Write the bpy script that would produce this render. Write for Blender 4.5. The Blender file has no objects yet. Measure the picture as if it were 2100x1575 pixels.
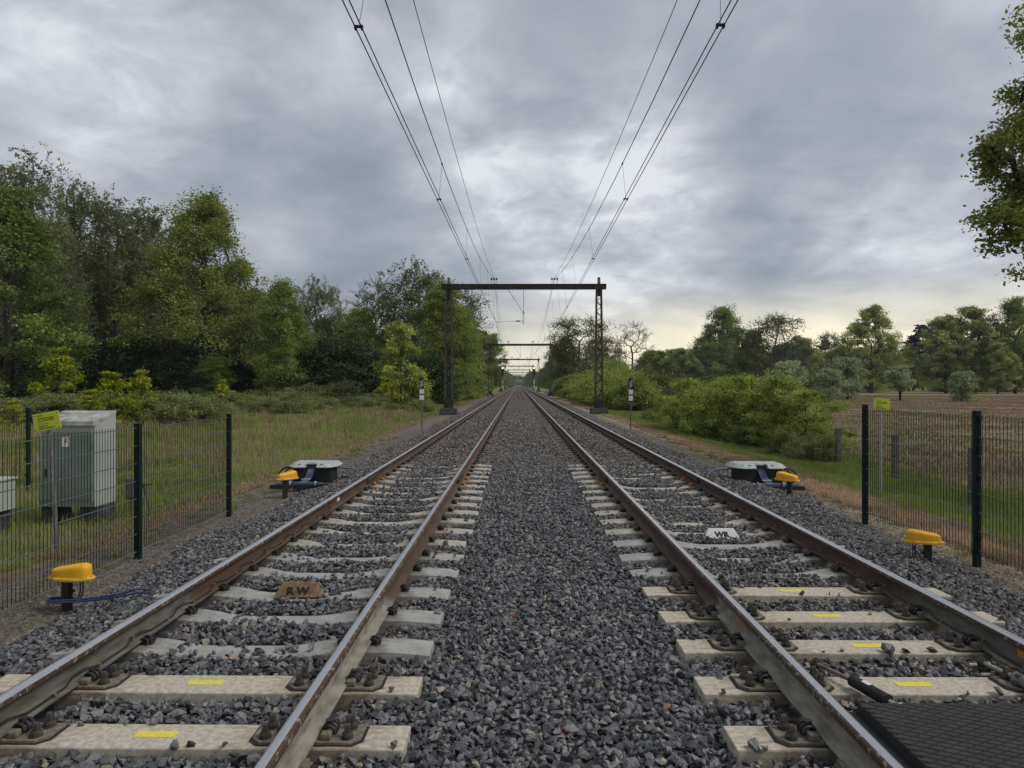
import bpy, math, random
import numpy as np
from mathutils import Vector, Matrix
R = math.radians
SC = bpy.context.scene
COL = SC.collection
# ---------------------------------------------------------------- camera, world, sun
F = 1427.0; U0 = 1062.5; V0 = 787.0; CH = 1.5325
def px(u, d): return (u - U0) / F * d
def pz(v, d): return CH - (v - V0) / F * d
cam_d = bpy.data.cameras.new('camera'); cam = bpy.data.objects.new('camera', cam_d); COL.objects.link(cam)
cam_d.sensor_width = 36; cam_d.lens = F / 2100 * 36; cam_d.clip_start = 0.05; cam_d.clip_end = 12000
cam.location = (0, 0, CH); cam.rotation_euler = (R(90), 0, math.atan(12.5 / F))
SC.camera = cam
SC.view_settings.view_transform = 'Standard'; SC.view_settings.look = 'None'
SC.view_settings.exposure = 0.35; SC.view_settings.gamma = 1.0; SC.view_settings.use_curve_mapping = False
SC.cycles.use_denoising = True
SC.cycles.max_bounces = 6; SC.cycles.diffuse_bounces = 3; SC.cycles.glossy_bounces = 2
SC.cycles.transmission_bounces = 3

SUN_EL, SUN_AZ = 50, 105      # azimuth clockwise from +y
W = bpy.data.worlds.new("World"); SC.world = W; W.use_nodes = True
nt = W.node_tree; N = nt.nodes; L = nt.links; N.clear()
def nd(t, **k):
    n = N.new(t)
    for a, b in k.items(): setattr(n, a, b)
    return n
def math_(op, a, b=None, c=None):
    n = N.new('ShaderNodeMath'); n.operation = op
    for i, v in enumerate((a, b, c)):
        if v is None: continue
        if isinstance(v, (int, float)): n.inputs[i].default_value = v
        else: L.new(v, n.inputs[i])
    return n.outputs[0]
tc = nd('ShaderNodeTexCoord'); sep = nd('ShaderNodeSeparateXYZ'); L.new(tc.outputs['Generated'], sep.inputs[0])
zc = math_('MAXIMUM', sep.outputs[2], 0.0)
den = math_('ADD', zc, 0.30)
qx = math_('DIVIDE', sep.outputs[0], den); qy = math_('DIVIDE', sep.outputs[1], den)
cmb = nd('ShaderNodeCombineXYZ'); L.new(qx, cmb.inputs[0]); L.new(qy, cmb.inputs[1])
def noise(scale, detail, rough, dist, off):
    mp = nd('ShaderNodeMapping'); mp.inputs['Location'].default_value = off
    L.new(cmb.outputs[0], mp.inputs[0])
    n = nd('ShaderNodeTexNoise'); n.inputs['Scale'].default_value = scale; n.inputs['Detail'].default_value = detail
    n.inputs['Roughness'].default_value = rough; n.inputs['Distortion'].default_value = dist
    L.new(mp.outputs[0], n.inputs['Vector']); return n.outputs[0]
n1 = noise(2.5, 10, 0.54, 0.30, (5.4, 0.7, 0))
n2 = noise(6.5, 9, 0.58, 0.35, (7.3, 2.2, 1))
lum = math_('ADD', math_('MULTIPLY', math_('SUBTRACT', n1, 0.5), 1.0), math_('MULTIPLY', math_('SUBTRACT', n2, 0.5), 0.28))
n3 = noise(4.1, 9, 0.55, 0.4, (1.3, 8.2, 4))
lum = math_('ADD', math_('ADD', lum, 0.475), math_('MULTIPLY', math_('SUBTRACT', n3, 0.5), 0.42))
# broad bright and dark cloud masses: (u, v, radius px, amount)
FEAT = [(1060, 285, 190, .24), (1240, 430, 190, .20), (200, 110, 150, .08), (330, 130, 260, .16), (1900, 220, 220, .14), (1000, 235, 90, .10), (1330, 290, 120, .12),
        (640, 40, 240, .06), (300, 500, 360, -.09), (700, 540, 230, -.06), (1720, 430, 280, -.14), (1330, 110, 260, -.06), 
        (1120, 185, 130, -.16), (60, 250, 200, .10), (1980, 560, 220, .20), (1500, 640, 260, .20), (880, 60, 130, .08),
        (1650, 170, 170, -.08), (1500, 330, 160, .08), (1600, 540, 200, -.06)]
for (u, v, rad, amt) in FEAT:
    d = Vector(((u - U0) / F, 1, (V0 - v) / F)).normalized()
    dp = nd('ShaderNodeVectorMath', operation='DOT_PRODUCT'); L.new(tc.outputs['Generated'], dp.inputs[0]); dp.inputs[1].default_value = d
    mr = nd('ShaderNodeMapRange', interpolation_type='SMOOTHERSTEP'); L.new(dp.outputs['Value'], mr.inputs[0])
    mr.inputs[1].default_value = math.cos(rad * 1.75 / F); mr.inputs[2].default_value = 1.0
    mr.inputs[3].default_value = 0.0; mr.inputs[4].default_value = amt
    fade = math_('MULTIPLY', mr.outputs[0], math_('ADD', math_('MULTIPLY', n2, 2.2), -0.05))
    lum = math_('ADD', lum, fade)
cr = nd('ShaderNodeValToRGB'); L.new(lum, cr.inputs[0]); e = cr.color_ramp.elements
e[0].position = 0.12; e[0].color = (.235, .270, .315, 1)
e[1].position = 1.0; e[1].color = (.72, .745, .79, 1)
for p, c in ((0.34, (.285, .320, .370, 1)), (0.54, (.375, .402, .452, 1)), (0.78, (.52, .54, .59, 1))):
    k = cr.color_ramp.elements.new(p); k.color = c
# pale warm band near the horizon
hz = nd('ShaderNodeMapRange', interpolation_type='SMOOTHSTEP'); L.new(sep.outputs[2], hz.inputs[0])
hz.inputs[1].default_value = 0.0; hz.inputs[2].default_value = 0.15; hz.inputs[3].default_value = 1.0; hz.inputs[4].default_value = 0.0
ax = nd('ShaderNodeMapRange', interpolation_type='SMOOTHSTEP'); L.new(sep.outputs[0], ax.inputs[0])
ax.inputs[1].default_value = -0.30; ax.inputs[2].default_value = 0.45; ax.inputs[3].default_value = 0.35; ax.inputs[4].default_value = 1.35
band = math_('MULTIPLY', math_('MULTIPLY', hz.outputs[0], ax.outputs[0]), math_('ADD', math_('MULTIPLY', n1, 2.2), 0.15))
mixh = nd('ShaderNodeMix', data_type='RGBA'); L.new(band, mixh.inputs[0]); L.new(cr.outputs[0], mixh.inputs[6])
mixh.inputs[7].default_value = (1.0, .92, .68, 1); mixh.clamp_factor = True
sky = nd('ShaderNodeTexSky'); sky.sky_type = 'NISHITA'; sky.sun_disc = False
sky.sun_elevation = R(SUN_EL); sky.sun_rotation = R(SUN_AZ)
bg1 = nd('ShaderNodeBackground'); L.new(sky.outputs[0], bg1.inputs[0]); bg1.inputs[1].default_value = 0.1
bg2 = nd('ShaderNodeBackground'); L.new(mixh.outputs[2], bg2.inputs[0]); bg2.inputs[1].default_value = 0.86
ms = nd('ShaderNodeMixShader'); ms.inputs[0].default_value = 0.95; L.new(bg1.outputs[0], ms.inputs[1]); L.new(bg2.outputs[0], ms.inputs[2])
wo = nd('ShaderNodeOutputWorld'); L.new(ms.outputs[0], wo.inputs[0])

sun_d = bpy.data.lights.new('sun', 'SUN'); sun = bpy.data.objects.new('sun', sun_d); COL.objects.link(sun)
sun_d.energy = 1.5; sun_d.angle = R(22); sun_d.color = (1, .965, .91)
sdir = Vector((math.sin(R(SUN_AZ)) * math.cos(R(SUN_EL)), math.cos(R(SUN_AZ)) * math.cos(R(SUN_EL)), math.sin(R(SUN_EL))))
sun.rotation_euler = sdir.to_track_quat('Z', 'Y').to_euler()

# ---------------------------------------------------------------- helpers
def tag(o, label=None, cat=None, group=None, kind=None):
    if label: o['label'] = label
    if cat: o['category'] = cat
    if group: o['group'] = group
    if kind: o['kind'] = kind
    return o
def empty(name, loc=(0, 0, 0), rz=0.0, label=None, cat=None, group=None):
    o = bpy.data.objects.new(name, None); o.empty_display_size = .1; COL.objects.link(o)
    o.location = loc; o.rotation_euler = (0, 0, rz); return tag(o, label, cat, group)
def kids(o): return [c for c in list(CH_[o])] if o in CH_ else []
CH_ = {}
def setpar(c, p):
    if p is not None:
        c.parent = p; CH_.setdefault(p, []).append(c)
def copy_tree(o, parent=None, **kw):
    c = o.copy(); COL.objects.link(c)
    for k in ('label', 'group', 'category'):
        if k in kw: c[k] = kw[k]
    setpar(c, parent)
    for ch in kids(o): copy_tree(ch, c)
    return c
def link_mesh(name, me, parent=None, loc=None):
    o = bpy.data.objects.new(name, me); COL.objects.link(o)
    if loc is not None: o.location = loc
    setpar(o, parent); return o
def arr_mesh(name, V, Fc, mats, attrs=None, smooth=False, midx=None):
    V = np.asarray(V, dtype=np.float32); Fc = np.asarray(Fc, dtype=np.int32)
    n, k = Fc.shape
    me = bpy.data.meshes.new(name)
    me.vertices.add(len(V)); me.vertices.foreach_set('co', V.ravel())
    me.loops.add(n * k); me.loops.foreach_set('vertex_index', Fc.ravel())
    me.polygons.add(n); me.polygons.foreach_set('loop_start', np.arange(0, n * k, k, dtype=np.int32))
    if midx is not None: me.polygons.foreach_set('material_index', np.asarray(midx, dtype=np.int32))
    me.update(calc_edges=True)
    if attrs:
        for an, av in attrs.items():
            a = me.attributes.new(an, 'FLOAT', 'FACE'); a.data.foreach_set('value', np.asarray(av, dtype=np.float32))
    me.polygons.foreach_set('use_smooth', np.full(n, smooth))
    for m in (mats if isinstance(mats, (list, tuple)) else [mats]): me.materials.append(m)
    return me
class MB:
    def __init__(s): s.v = []; s.f = []; s.m = []
    def add(s, vs, fs, mi=0, M=None):
        b = len(s.v)
        for v in vs: s.v.append(tuple(M @ Vector(v)) if M is not None else tuple(v))
        for f in fs: s.f.append([i + b for i in f]); s.m.append(mi)
        return s
    def box(s, c, size, rot=None, mi=0, taper=1.0, M=None):
        x, y, z = (a / 2 for a in size)
        vs = [(-x, -y, -z), (x, -y, -z), (x, y, -z), (-x, y, -z), (-x * taper, -y * taper, z), (x * taper, -y * taper, z), (x * taper, y * taper, z), (-x * taper, y * taper, z)]
        T = Matrix.Translation(c)
        if rot is not None: T = T @ rot.to_4x4()
        if M is not None: T = M @ T
        return s.add(vs, [(0, 3, 2, 1), (4, 5, 6, 7), (0, 1, 5, 4), (1, 2, 6, 5), (2, 3, 7, 6), (3, 0, 4, 7)], mi, T)
    def cyl(s, p0, p1, r0, r1=None, n=10, mi=0, cap=True):
        r1 = r0 if r1 is None else r1
        p0 = Vector(p0); p1 = Vector(p1); d = (p1 - p0)
        q = d.to_track_quat('Z', 'Y'); b = len(s.v)
        for p, r in ((p0, r0), (p1, r1)):
            for i in range(n):
                a = 2 * math.pi * i / n
                s.v.append(tuple(p + q @ Vector((r * math.cos(a), r * math.sin(a), 0))))
        for i in range(n):
            j = (i + 1) % n; s.f.append([b + i, b + j, b + n + j, b + n + i]); s.m.append(mi)
        if cap: s.f.append([b + i for i in range(n)][::-1]); s.m.append(mi); s.f.append([b + n + i for i in range(n)]); s.m.append(mi)
        return s
    def tube(s, pts, r, n=6, mi=0, cap=True):
        pts = [Vector(p) for p in pts]; b = len(s.v); m = len(pts)
        up = Vector((0, 0, 1))
        rr = r if isinstance(r, (list, tuple)) else [r] * m
        for k, p in enumerate(pts):
            t = (pts[min(k + 1, m - 1)] - pts[max(k - 1, 0)]).normalized()
            if k == 0:
                u = t.cross(up)
                if u.length < .1: u = t.cross(Vector((1, 0, 0)))
            u = (u - t * u.dot(t)); u.normalize(); w = t.cross(u)
            for i in range(n):
                a = 2 * math.pi * i / n
                s.v.append(tuple(p + rr[k] * (u * math.cos(a) + w * math.sin(a))))
        for k in range(m - 1):
            for i in range(n):
                j = (i + 1) % n
                s.f.append([b + k * n + i, b + k * n + j, b + (k + 1) * n + j, b + (k + 1) * n + i]); s.m.append(mi)
        if cap:
            s.f.append([b + i for i in range(n)][::-1]); s.m.append(mi); s.f.append([b + (m - 1) * n + i for i in range(n)]); s.m.append(mi)
        return s
    def loft(s, rings, mi=0, cap=True):
        b = len(s.v); n = len(rings[0])
        for rg in rings: s.v += [tuple(p) for p in rg]
        for k in range(len(rings) - 1):
            for i in range(n):
                j = (i + 1) % n; s.f.append([b + k * n + i, b + k * n + j, b + (k + 1) * n + j, b + (k + 1) * n + i]); s.m.append(mi)
        if cap:
            s.f.append([b + i for i in range(n)][::-1]); s.m.append(mi); s.f.append([b + (len(rings) - 1) * n + i for i in range(n)]); s.m.append(mi)
        return s
    def build(s, name, mats, parent=None, loc=None, smooth=False, bevel=0, rot=None):
        me = bpy.data.meshes.new(name); me.from_pydata(s.v, [], s.f)
        import bmesh
        bm = bmesh.new(); bm.from_mesh(me)
        for f, i in zip(bm.faces, s.m): f.material_index = i
        bmesh.ops.recalc_face_normals(bm, faces=bm.faces); bm.to_mesh(me); bm.free()
        for m in (mats if isinstance(mats, (list, tuple)) else [mats]): me.materials.append(m)
        o = link_mesh(name, me, parent, loc)
        if rot is not None: o.rotation_euler = rot
        if smooth:
            me.polygons.foreach_set('use_smooth', np.full(len(me.polygons), True))
            try: me.set_sharp_from_angle(angle=R(35))
            except Exception: pass
        if bevel:
            md = o.modifiers.new('bevel', 'BEVEL'); md.width = bevel; md.segments = 2; md.limit_method = 'ANGLE'
        return o
def text_mesh(body, size, mat, parent, loc, rot=(R(90), 0, 0), name='lettering', bold=0.0, align='LEFT', sx=1.0):
    cu = bpy.data.curves.new('t', 'FONT'); cu.body = body; cu.size = size; cu.align_x = align; cu.extrude = 0.0006; cu.offset = bold
    cu.resolution_u = 2
    t = bpy.data.objects.new('t', cu); COL.objects.link(t)
    bpy.context.view_layer.update()
    me = bpy.data.meshes.new_from_object(t.evaluated_get(bpy.context.evaluated_depsgraph_get()))
    bpy.data.objects.remove(t); bpy.data.curves.remove(cu)
    me.name = name; me.materials.clear(); me.materials.append(mat)
    o = link_mesh(name, me, parent, loc); o.rotation_euler = rot; o.scale = (sx, 1, 1); return o

# ---------------------------------------------------------------- materials
def mat(name, col, rough=.7, metal=0.0, col2=None, nscale=8.0, ndetail=5, bump=0.0, bscale=None, ramp=(.4, .65), coord='Object', spec=.5, stretch=(1, 1, 1), coat=0):
    m = bpy.data.materials.new(name); m.use_nodes = True; t = m.node_tree; b = t.nodes['Principled BSDF']
    b.inputs['Roughness'].default_value = rough; b.inputs['Metallic'].default_value = metal
    b.inputs['Specular IOR Level'].default_value = spec; b.inputs['Coat Weight'].default_value = coat
    b.inputs['Base Color'].default_value = (*col, 1)
    tcn = t.nodes.new('ShaderNodeTexCoord'); mp = t.nodes.new('ShaderNodeMapping'); mp.inputs['Scale'].default_value = stretch
    t.links.new(tcn.outputs[coord], mp.inputs[0])
    if col2 is not None:
        n = t.nodes.new('ShaderNodeTexNoise'); n.inputs['Scale'].default_value = nscale; n.inputs['Detail'].default_value = ndetail; n.inputs['Roughness'].default_value = .6
        t.links.new(mp.outputs[0], n.inputs['Vector'])
        r = t.nodes.new('ShaderNodeValToRGB'); r.color_ramp.elements[0].position = ramp[0]; r.color_ramp.elements[1].position = ramp[1]
        r.color_ramp.elements[0].color = (*col, 1); r.color_ramp.elements[1].color = (*col2, 1)
        t.links.new(n.outputs[0], r.inputs[0]); t.links.new(r.outputs[0], b.inputs['Base Color'])
    if bump:
        n = t.nodes.new('ShaderNodeTexNoise'); n.inputs['Scale'].default_value = bscale or nscale * 3; n.inputs['Detail'].default_value = 6
        t.links.new(mp.outputs[0], n.inputs['Vector'])
        bp = t.nodes.new('ShaderNodeBump'); bp.inputs['Strength'].default_value = min(1, bump); bp.inputs['Distance'].default_value = 0.01 * bump
        t.links.new(n.outputs[0], bp.inputs['Height']); t.links.new(bp.outputs[0], b.inputs['Normal'])
    return m
def leaf_mat(name, dark, light, trans=.35, rough=.7, hue=None, gain=1.55):
    dark = tuple(min(.8, c * gain) for c in dark); light = tuple(min(.85, c * gain) for c in light)
    m = bpy.data.materials.new(name); m.use_nodes = True; t = m.node_tree; b = t.nodes['Principled BSDF']; out = t.nodes['Material Output']
    a = t.nodes.new('ShaderNodeAttribute'); a.attribute_name = 'tint'
    oi = t.nodes.new('ShaderNodeObjectInfo')
    r = t.nodes.new('ShaderNodeValToRGB'); r.color_ramp.elements[0].color = (*dark, 1); r.color_ramp.elements[1].color = (*light, 1)
    t.links.new(a.outputs['Fac'], r.inputs[0])
    hs = t.nodes.new('ShaderNodeHueSaturation')
    mm = t.nodes.new('ShaderNodeMapRange'); t.links.new(oi.outputs['Random'], mm.inputs[0]); mm.inputs[3].default_value = .84; mm.inputs[4].default_value = 1.14
    mh = t.nodes.new('ShaderNodeMapRange'); t.links.new(oi.outputs['Random'], mh.inputs[0]); mh.inputs[3].default_value = .506; mh.inputs[4].default_value = .494
    t.links.new(mm.outputs[0], hs.inputs['Value']); t.links.new(mh.outputs[0], hs.inputs['Hue']); t.links.new(r.outputs[0], hs.inputs['Color'])
    t.links.new(hs.outputs[0], b.inputs['Base Color']); b.inputs['Roughness'].default_value = rough; b.inputs['Specular IOR Level'].default_value = .12
    tr = t.nodes.new('ShaderNodeBsdfTranslucent'); t.links.new(hs.outputs[0], tr.inputs[0])
    mx = t.nodes.new('ShaderNodeMixShader'); mx.inputs[0].default_value = trans
    t.links.new(b.outputs[0], mx.inputs[1]); t.links.new(tr.outputs[0], mx.inputs[2]); t.links.new(mx.outputs[0], out.inputs[0])
    return m
M_conc_flat = mat('pale concrete', (.38, .335, .262), .85, col2=(.53, .475, .385), nscale=30, ramp=(.40, .60), bump=.5, bscale=70)
M_conc_wave = mat('grey concrete', (.25, .245, .225), .65, col2=(.36, .352, .325), nscale=9, ramp=(.35, .6), bump=.4, bscale=60)
M_conc_cream = mat('cream concrete', (.29, .265, .215), .8, col2=(.43, .395, .33), nscale=9, ramp=(.35, .6), bump=.4, bscale=60)
M_conc_old = mat('brown stained concrete', (.10, .078, .060), .9, col2=(.20, .165, .13), nscale=6, ramp=(.35, .65), bump=.4, bscale=50)
M_rail_top = mat('polished steel', (.52, .52, .525), .34, .9, col2=(.70, .70, .71), nscale=3, stretch=(60, .6, 1), bump=.05, bscale=40)
M_rail_edge = mat('rail head side', (.075, .042, .028), .6, .2, col2=(.26, .235, .22), nscale=26, ramp=(.56, .63))
M_rust = mat('dark rust', (.045, .030, .022), .85, col2=(.11, .07, .045), nscale=30, bump=.3, bscale=200)
M_black = mat('black metal', (.012, .012, .013), .5, .0, col2=(.03, .028, .026), nscale=30)
M_dark_iron = mat('dirty iron', (.045, .037, .030), .75, .1, col2=(.15, .125, .095), nscale=25, ramp=(.45, .7), bump=.3, bscale=90)
M_dusty = mat('dusty plate', (.12, .10, .075), .8, col2=(.22, .19, .145), nscale=30, bump=.3, bscale=90)
M_rubber = mat('black rubber', (.012, .012, .012), .75, col2=(.022, .021, .020), nscale=20, bump=.3, bscale=120)
M_rubber_pad = mat('crossing rubber', (.020, .019, .018), .72, col2=(.034, .032, .030), nscale=10, bump=.5, bscale=150)
M_yellow = mat('yellow plastic', (.80, .41, .010), .45, col2=(.55, .29, .04), nscale=14, ramp=(.5, .8), bump=.08, bscale=120, spec=.45)
M_stk = mat('yellow sticker', (.76, .64, .06), .6, col2=(.42, .36, .14), nscale=60, ramp=(.53, .66))
M_orange = mat('orange paint', (.62, .22, .02), .6, col2=(.38, .15, .04), nscale=40)
M_white = mat('white paint', (.72, .70, .65), .6, col2=(.56, .54, .49), nscale=20, ramp=(.5, .8))
M_zinc = mat('galvanised steel', (.38, .39, .39), .45, .6, col2=(.52, .52, .50), nscale=30)
M_zincdull = mat('dusty bolt steel', (.30, .28, .22), .6, .3, col2=(.42, .39, .31), nscale=60)
M_green = mat('dark green powder coat', (.004, .016, .012), .5, col2=(.006, .020, .016), nscale=10, spec=.2)
M_wire = mat('fence wire', (.008, .011, .010), .6, spec=.2)
M_wire_sheen = mat('fence wire painted sky sheen', (.13, .145, .145), .45, .4)  # cross wires: sky reflection painted in as a paler colour than the uprights
M_steelpost = mat('grey post', (.13, .13, .125), .6, .2, col2=(.22, .22, .21), nscale=14)
M_cab = mat('grey green cabinet', (.135, .17, .15), .55, col2=(.19, .23, .205), nscale=4, ramp=(.3, .7), bump=.05, bscale=30)
M_cabside = mat('pale cabinet side', (.33, .36, .32), .6, col2=(.40, .43, .385), nscale=3, ramp=(.3, .7))
M_cabroof = mat('mossy concrete roof', (.13, .125, .105), .9, col2=(.46, .46, .42), nscale=5, ramp=(.34, .62), bump=.5, bscale=60)
M_blockc = mat('dark concrete block', (.035, .035, .038), .9, col2=(.11, .11, .11), nscale=9, ramp=(.4, .7), bump=.5, bscale=40)
M_lid = mat('pale mottled lid', (.28, .31, .28), .7, col2=(.46, .50, .465), nscale=28, ramp=(.4, .6), bump=.3, bscale=90)
M_bluecab = mat('blue cable', (.022, .04, .105), .42, col2=(.035, .06, .14), nscale=20)
M_greycab = mat('blue grey cable', (.085, .115, .20), .45, col2=(.12, .15, .25), nscale=20)
M_blackcab = mat('black cable', (.012, .012, .014), .45)
M_brass = mat('brass clip', (.32, .20, .11), .5, .3)
M_wood = mat('brown board', (.11, .063, .032), .85, col2=(.27, .17, .09), nscale=12, ramp=(.35, .65), bump=.4, bscale=60, stretch=(1, 1, 3))
M_ink = mat('black ink', (.008, .008, .008), .7)
M_sign = mat('yellow green sign', (.50, .55, .015), .5, col2=(.46, .50, .03), nscale=10)
M_signedge = mat('pale sign border', (.50, .52, .24), .5)
M_post = mat('weathered post', (.10, .085, .07), .9, col2=(.19, .17, .14), nscale=10, bump=.6, bscale=40, stretch=(4, 4, 1))
M_mast = mat('old mast steel', (.018, .015, .014), .75, .2, col2=(.065, .048, .040), nscale=5, ramp=(.45, .75), bump=.3, bscale=40)
M_mastlight = mat('weathered mast flange', (.06, .045, .037), .8, .1, col2=(.11, .085, .07), nscale=5, ramp=(.45, .75))
M_wirecu = mat('overhead wire', (.010, .012, .035), .45, .3)
M_ins_white = None
M_insul = mat('insulator', (.02, .015, .013), .3)
M_bark = mat('bark', (.028, .022, .017), .95, col2=(.07, .058, .045), nscale=5, bump=.6, bscale=20, stretch=(1, 1, .3))
M_birch = mat('birch bark', (.05, .045, .04), .9, col2=(.33, .32, .29), nscale=3, ramp=(.5, .58), stretch=(1, 1, 3))
M_twig = mat('grey twigs', (.07, .055, .045), .9, col2=(.11, .09, .075), nscale=5)
def emis(name, col, s):
    m = bpy.data.materials.new(name); m.use_nodes = True; b = m.node_tree.nodes['Principled BSDF']
    b.inputs['Base Color'].default_value = (*col, 1); b.inputs['Emission Color'].default_value = (*col, 1); b.inputs['Emission Strength'].default_value = s; return m
M_lamp = emis('amber signal lamp', (1, .55, .10), 6)

def stain(m, col, lo, hi, sc=18):
    t = m.node_tree; b = t.nodes['Principled BSDF']; src = b.inputs['Base Color'].links[0].from_socket
    tcn = t.nodes.new('ShaderNodeTexCoord'); sp = t.nodes.new('ShaderNodeSeparateXYZ'); t.links.new(tcn.outputs['Object'], sp.inputs[0])
    def mth(op, a, bb=0.0):
        q = t.nodes.new('ShaderNodeMath'); q.operation = op
        for i, v in enumerate((a, bb)):
            if isinstance(v, (int, float)): q.inputs[i].default_value = v
            else: t.links.new(v, q.inputs[i])
        return q.outputs[0]
    d = mth('ABSOLUTE', mth('SUBTRACT', mth('ABSOLUTE', sp.outputs[0]), .75))
    n = t.nodes.new('ShaderNodeTexNoise'); n.inputs['Scale'].default_value = sc; n.inputs['Detail'].default_value = 7; n.inputs['Roughness'].default_value = .7
    mp = t.nodes.new('ShaderNodeMapping'); mp.inputs['Scale'].default_value = (.6, 1.6, 1); t.links.new(tcn.outputs['Object'], mp.inputs[0]); t.links.new(mp.outputs[0], n.inputs['Vector'])
    mr = t.nodes.new('ShaderNodeMapRange'); t.links.new(mth('ADD', d, mth('MULTIPLY', mth('SUBTRACT', n.outputs[0], .5), 1.1)), mr.inputs[0]); mr.inputs[1].default_value = lo; mr.inputs[2].default_value = hi; mr.inputs[3].default_value = .75; mr.inputs[4].default_value = 0
    mx = t.nodes.new('ShaderNodeMix'); mx.data_type = 'RGBA'; t.links.new(mr.outputs[0], mx.inputs[0]); t.links.new(src, mx.inputs[6]); mx.inputs[7].default_value = (*col, 1)
    t.links.new(mx.outputs[2], b.inputs['Base Color'])
stain(M_conc_flat, (.17, .115, .07), .08, .40); stain(M_conc_wave, (.14, .115, .085), .05, .28); stain(M_conc_cream, (.17, .125, .085), .05, .30)
# rail body: grey dust coat near the crossing, rust beyond
def rail_mat(dk=1.0):
    m = bpy.data.materials.new('rail web'); m.use_nodes = True; t = m.node_tree; b = t.nodes['Principled BSDF']
    g = t.nodes.new('ShaderNodeNewGeometry'); s = t.nodes.new('ShaderNodeSeparateXYZ'); t.links.new(g.outputs['Position'], s.inputs[0])
    n = t.nodes.new('ShaderNodeTexNoise'); n.inputs['Scale'].default_value = 5; n.inputs['Detail'].default_value = 5; t.links.new(g.outputs['Position'], n.inputs['Vector'])
    def mth(op, a, bb):
        q = t.nodes.new('ShaderNodeMath'); q.operation = op
        for i, v in enumerate((a, bb)):
            if isinstance(v, (int, float)): q.inputs[i].default_value = v
            else: t.links.new(v, q.inputs[i])
        return q.outputs[0]
    yy = mth('ADD', s.outputs[1], mth('MULTIPLY', mth('SUBTRACT', n.outputs[0], .5), .8))
    mr = t.nodes.new('ShaderNodeMapRange'); mr.interpolation_type = 'SMOOTHSTEP'; t.links.new(yy, mr.inputs[0]); mr.inputs[1].default_value = 5.15; mr.inputs[2].default_value = 5.5
    def ramp(c1, c2, p1, p2, sc, st=(1, 1, 1)):
        mp = t.nodes.new('ShaderNodeMapping'); mp.inputs['Scale'].default_value = st; t.links.new(g.outputs['Position'], mp.inputs[0])
        q = t.nodes.new('ShaderNodeTexNoise'); q.inputs['Scale'].default_value = sc; q.inputs['Detail'].default_value = 6; t.links.new(mp.outputs[0], q.inputs['Vector'])
        r = t.nodes.new('ShaderNodeValToRGB'); r.color_ramp.elements[0].position = p1; r.color_ramp.elements[1].position = p2
        r.color_ramp.elements[0].color = (*c1, 1); r.color_ramp.elements[1].color = (*c2, 1); t.links.new(q.outputs[0], r.inputs[0]); return r.outputs[0]
    D = lambda c: tuple(v * dk for v in c)
    ca = ramp(D((.13, .113, .085)), D((.29, .272, .22)), .30, .62, 12, (1, .5, 2)); cb = ramp((.050, .028, .017), (.105, .058, .034), .3, .7, 9, (1, .3, 2))
    mx = t.nodes.new('ShaderNodeMix'); mx.data_type = 'RGBA'; t.links.new(mr.outputs[0], mx.inputs[0]); t.links.new(ca, mx.inputs[6]); t.links.new(cb, mx.inputs[7])
    t.links.new(mx.outputs[2], b.inputs['Base Color']); b.inputs['Roughness'].default_value = .75
    q = t.nodes.new('ShaderNodeTexNoise'); q.inputs['Scale'].default_value = 90; t.links.new(g.outputs['Position'], q.inputs['Vector'])
    bp = t.nodes.new('ShaderNodeBump'); bp.inputs['Strength'].default_value = .25; bp.inputs['Distance'].default_value = .002; t.links.new(q.outputs[0], bp.inputs['Height']); t.links.new(bp.outputs[0], b.inputs['Normal'])
    return m
M_web = rail_mat(); M_webd = rail_mat(.50)

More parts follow.
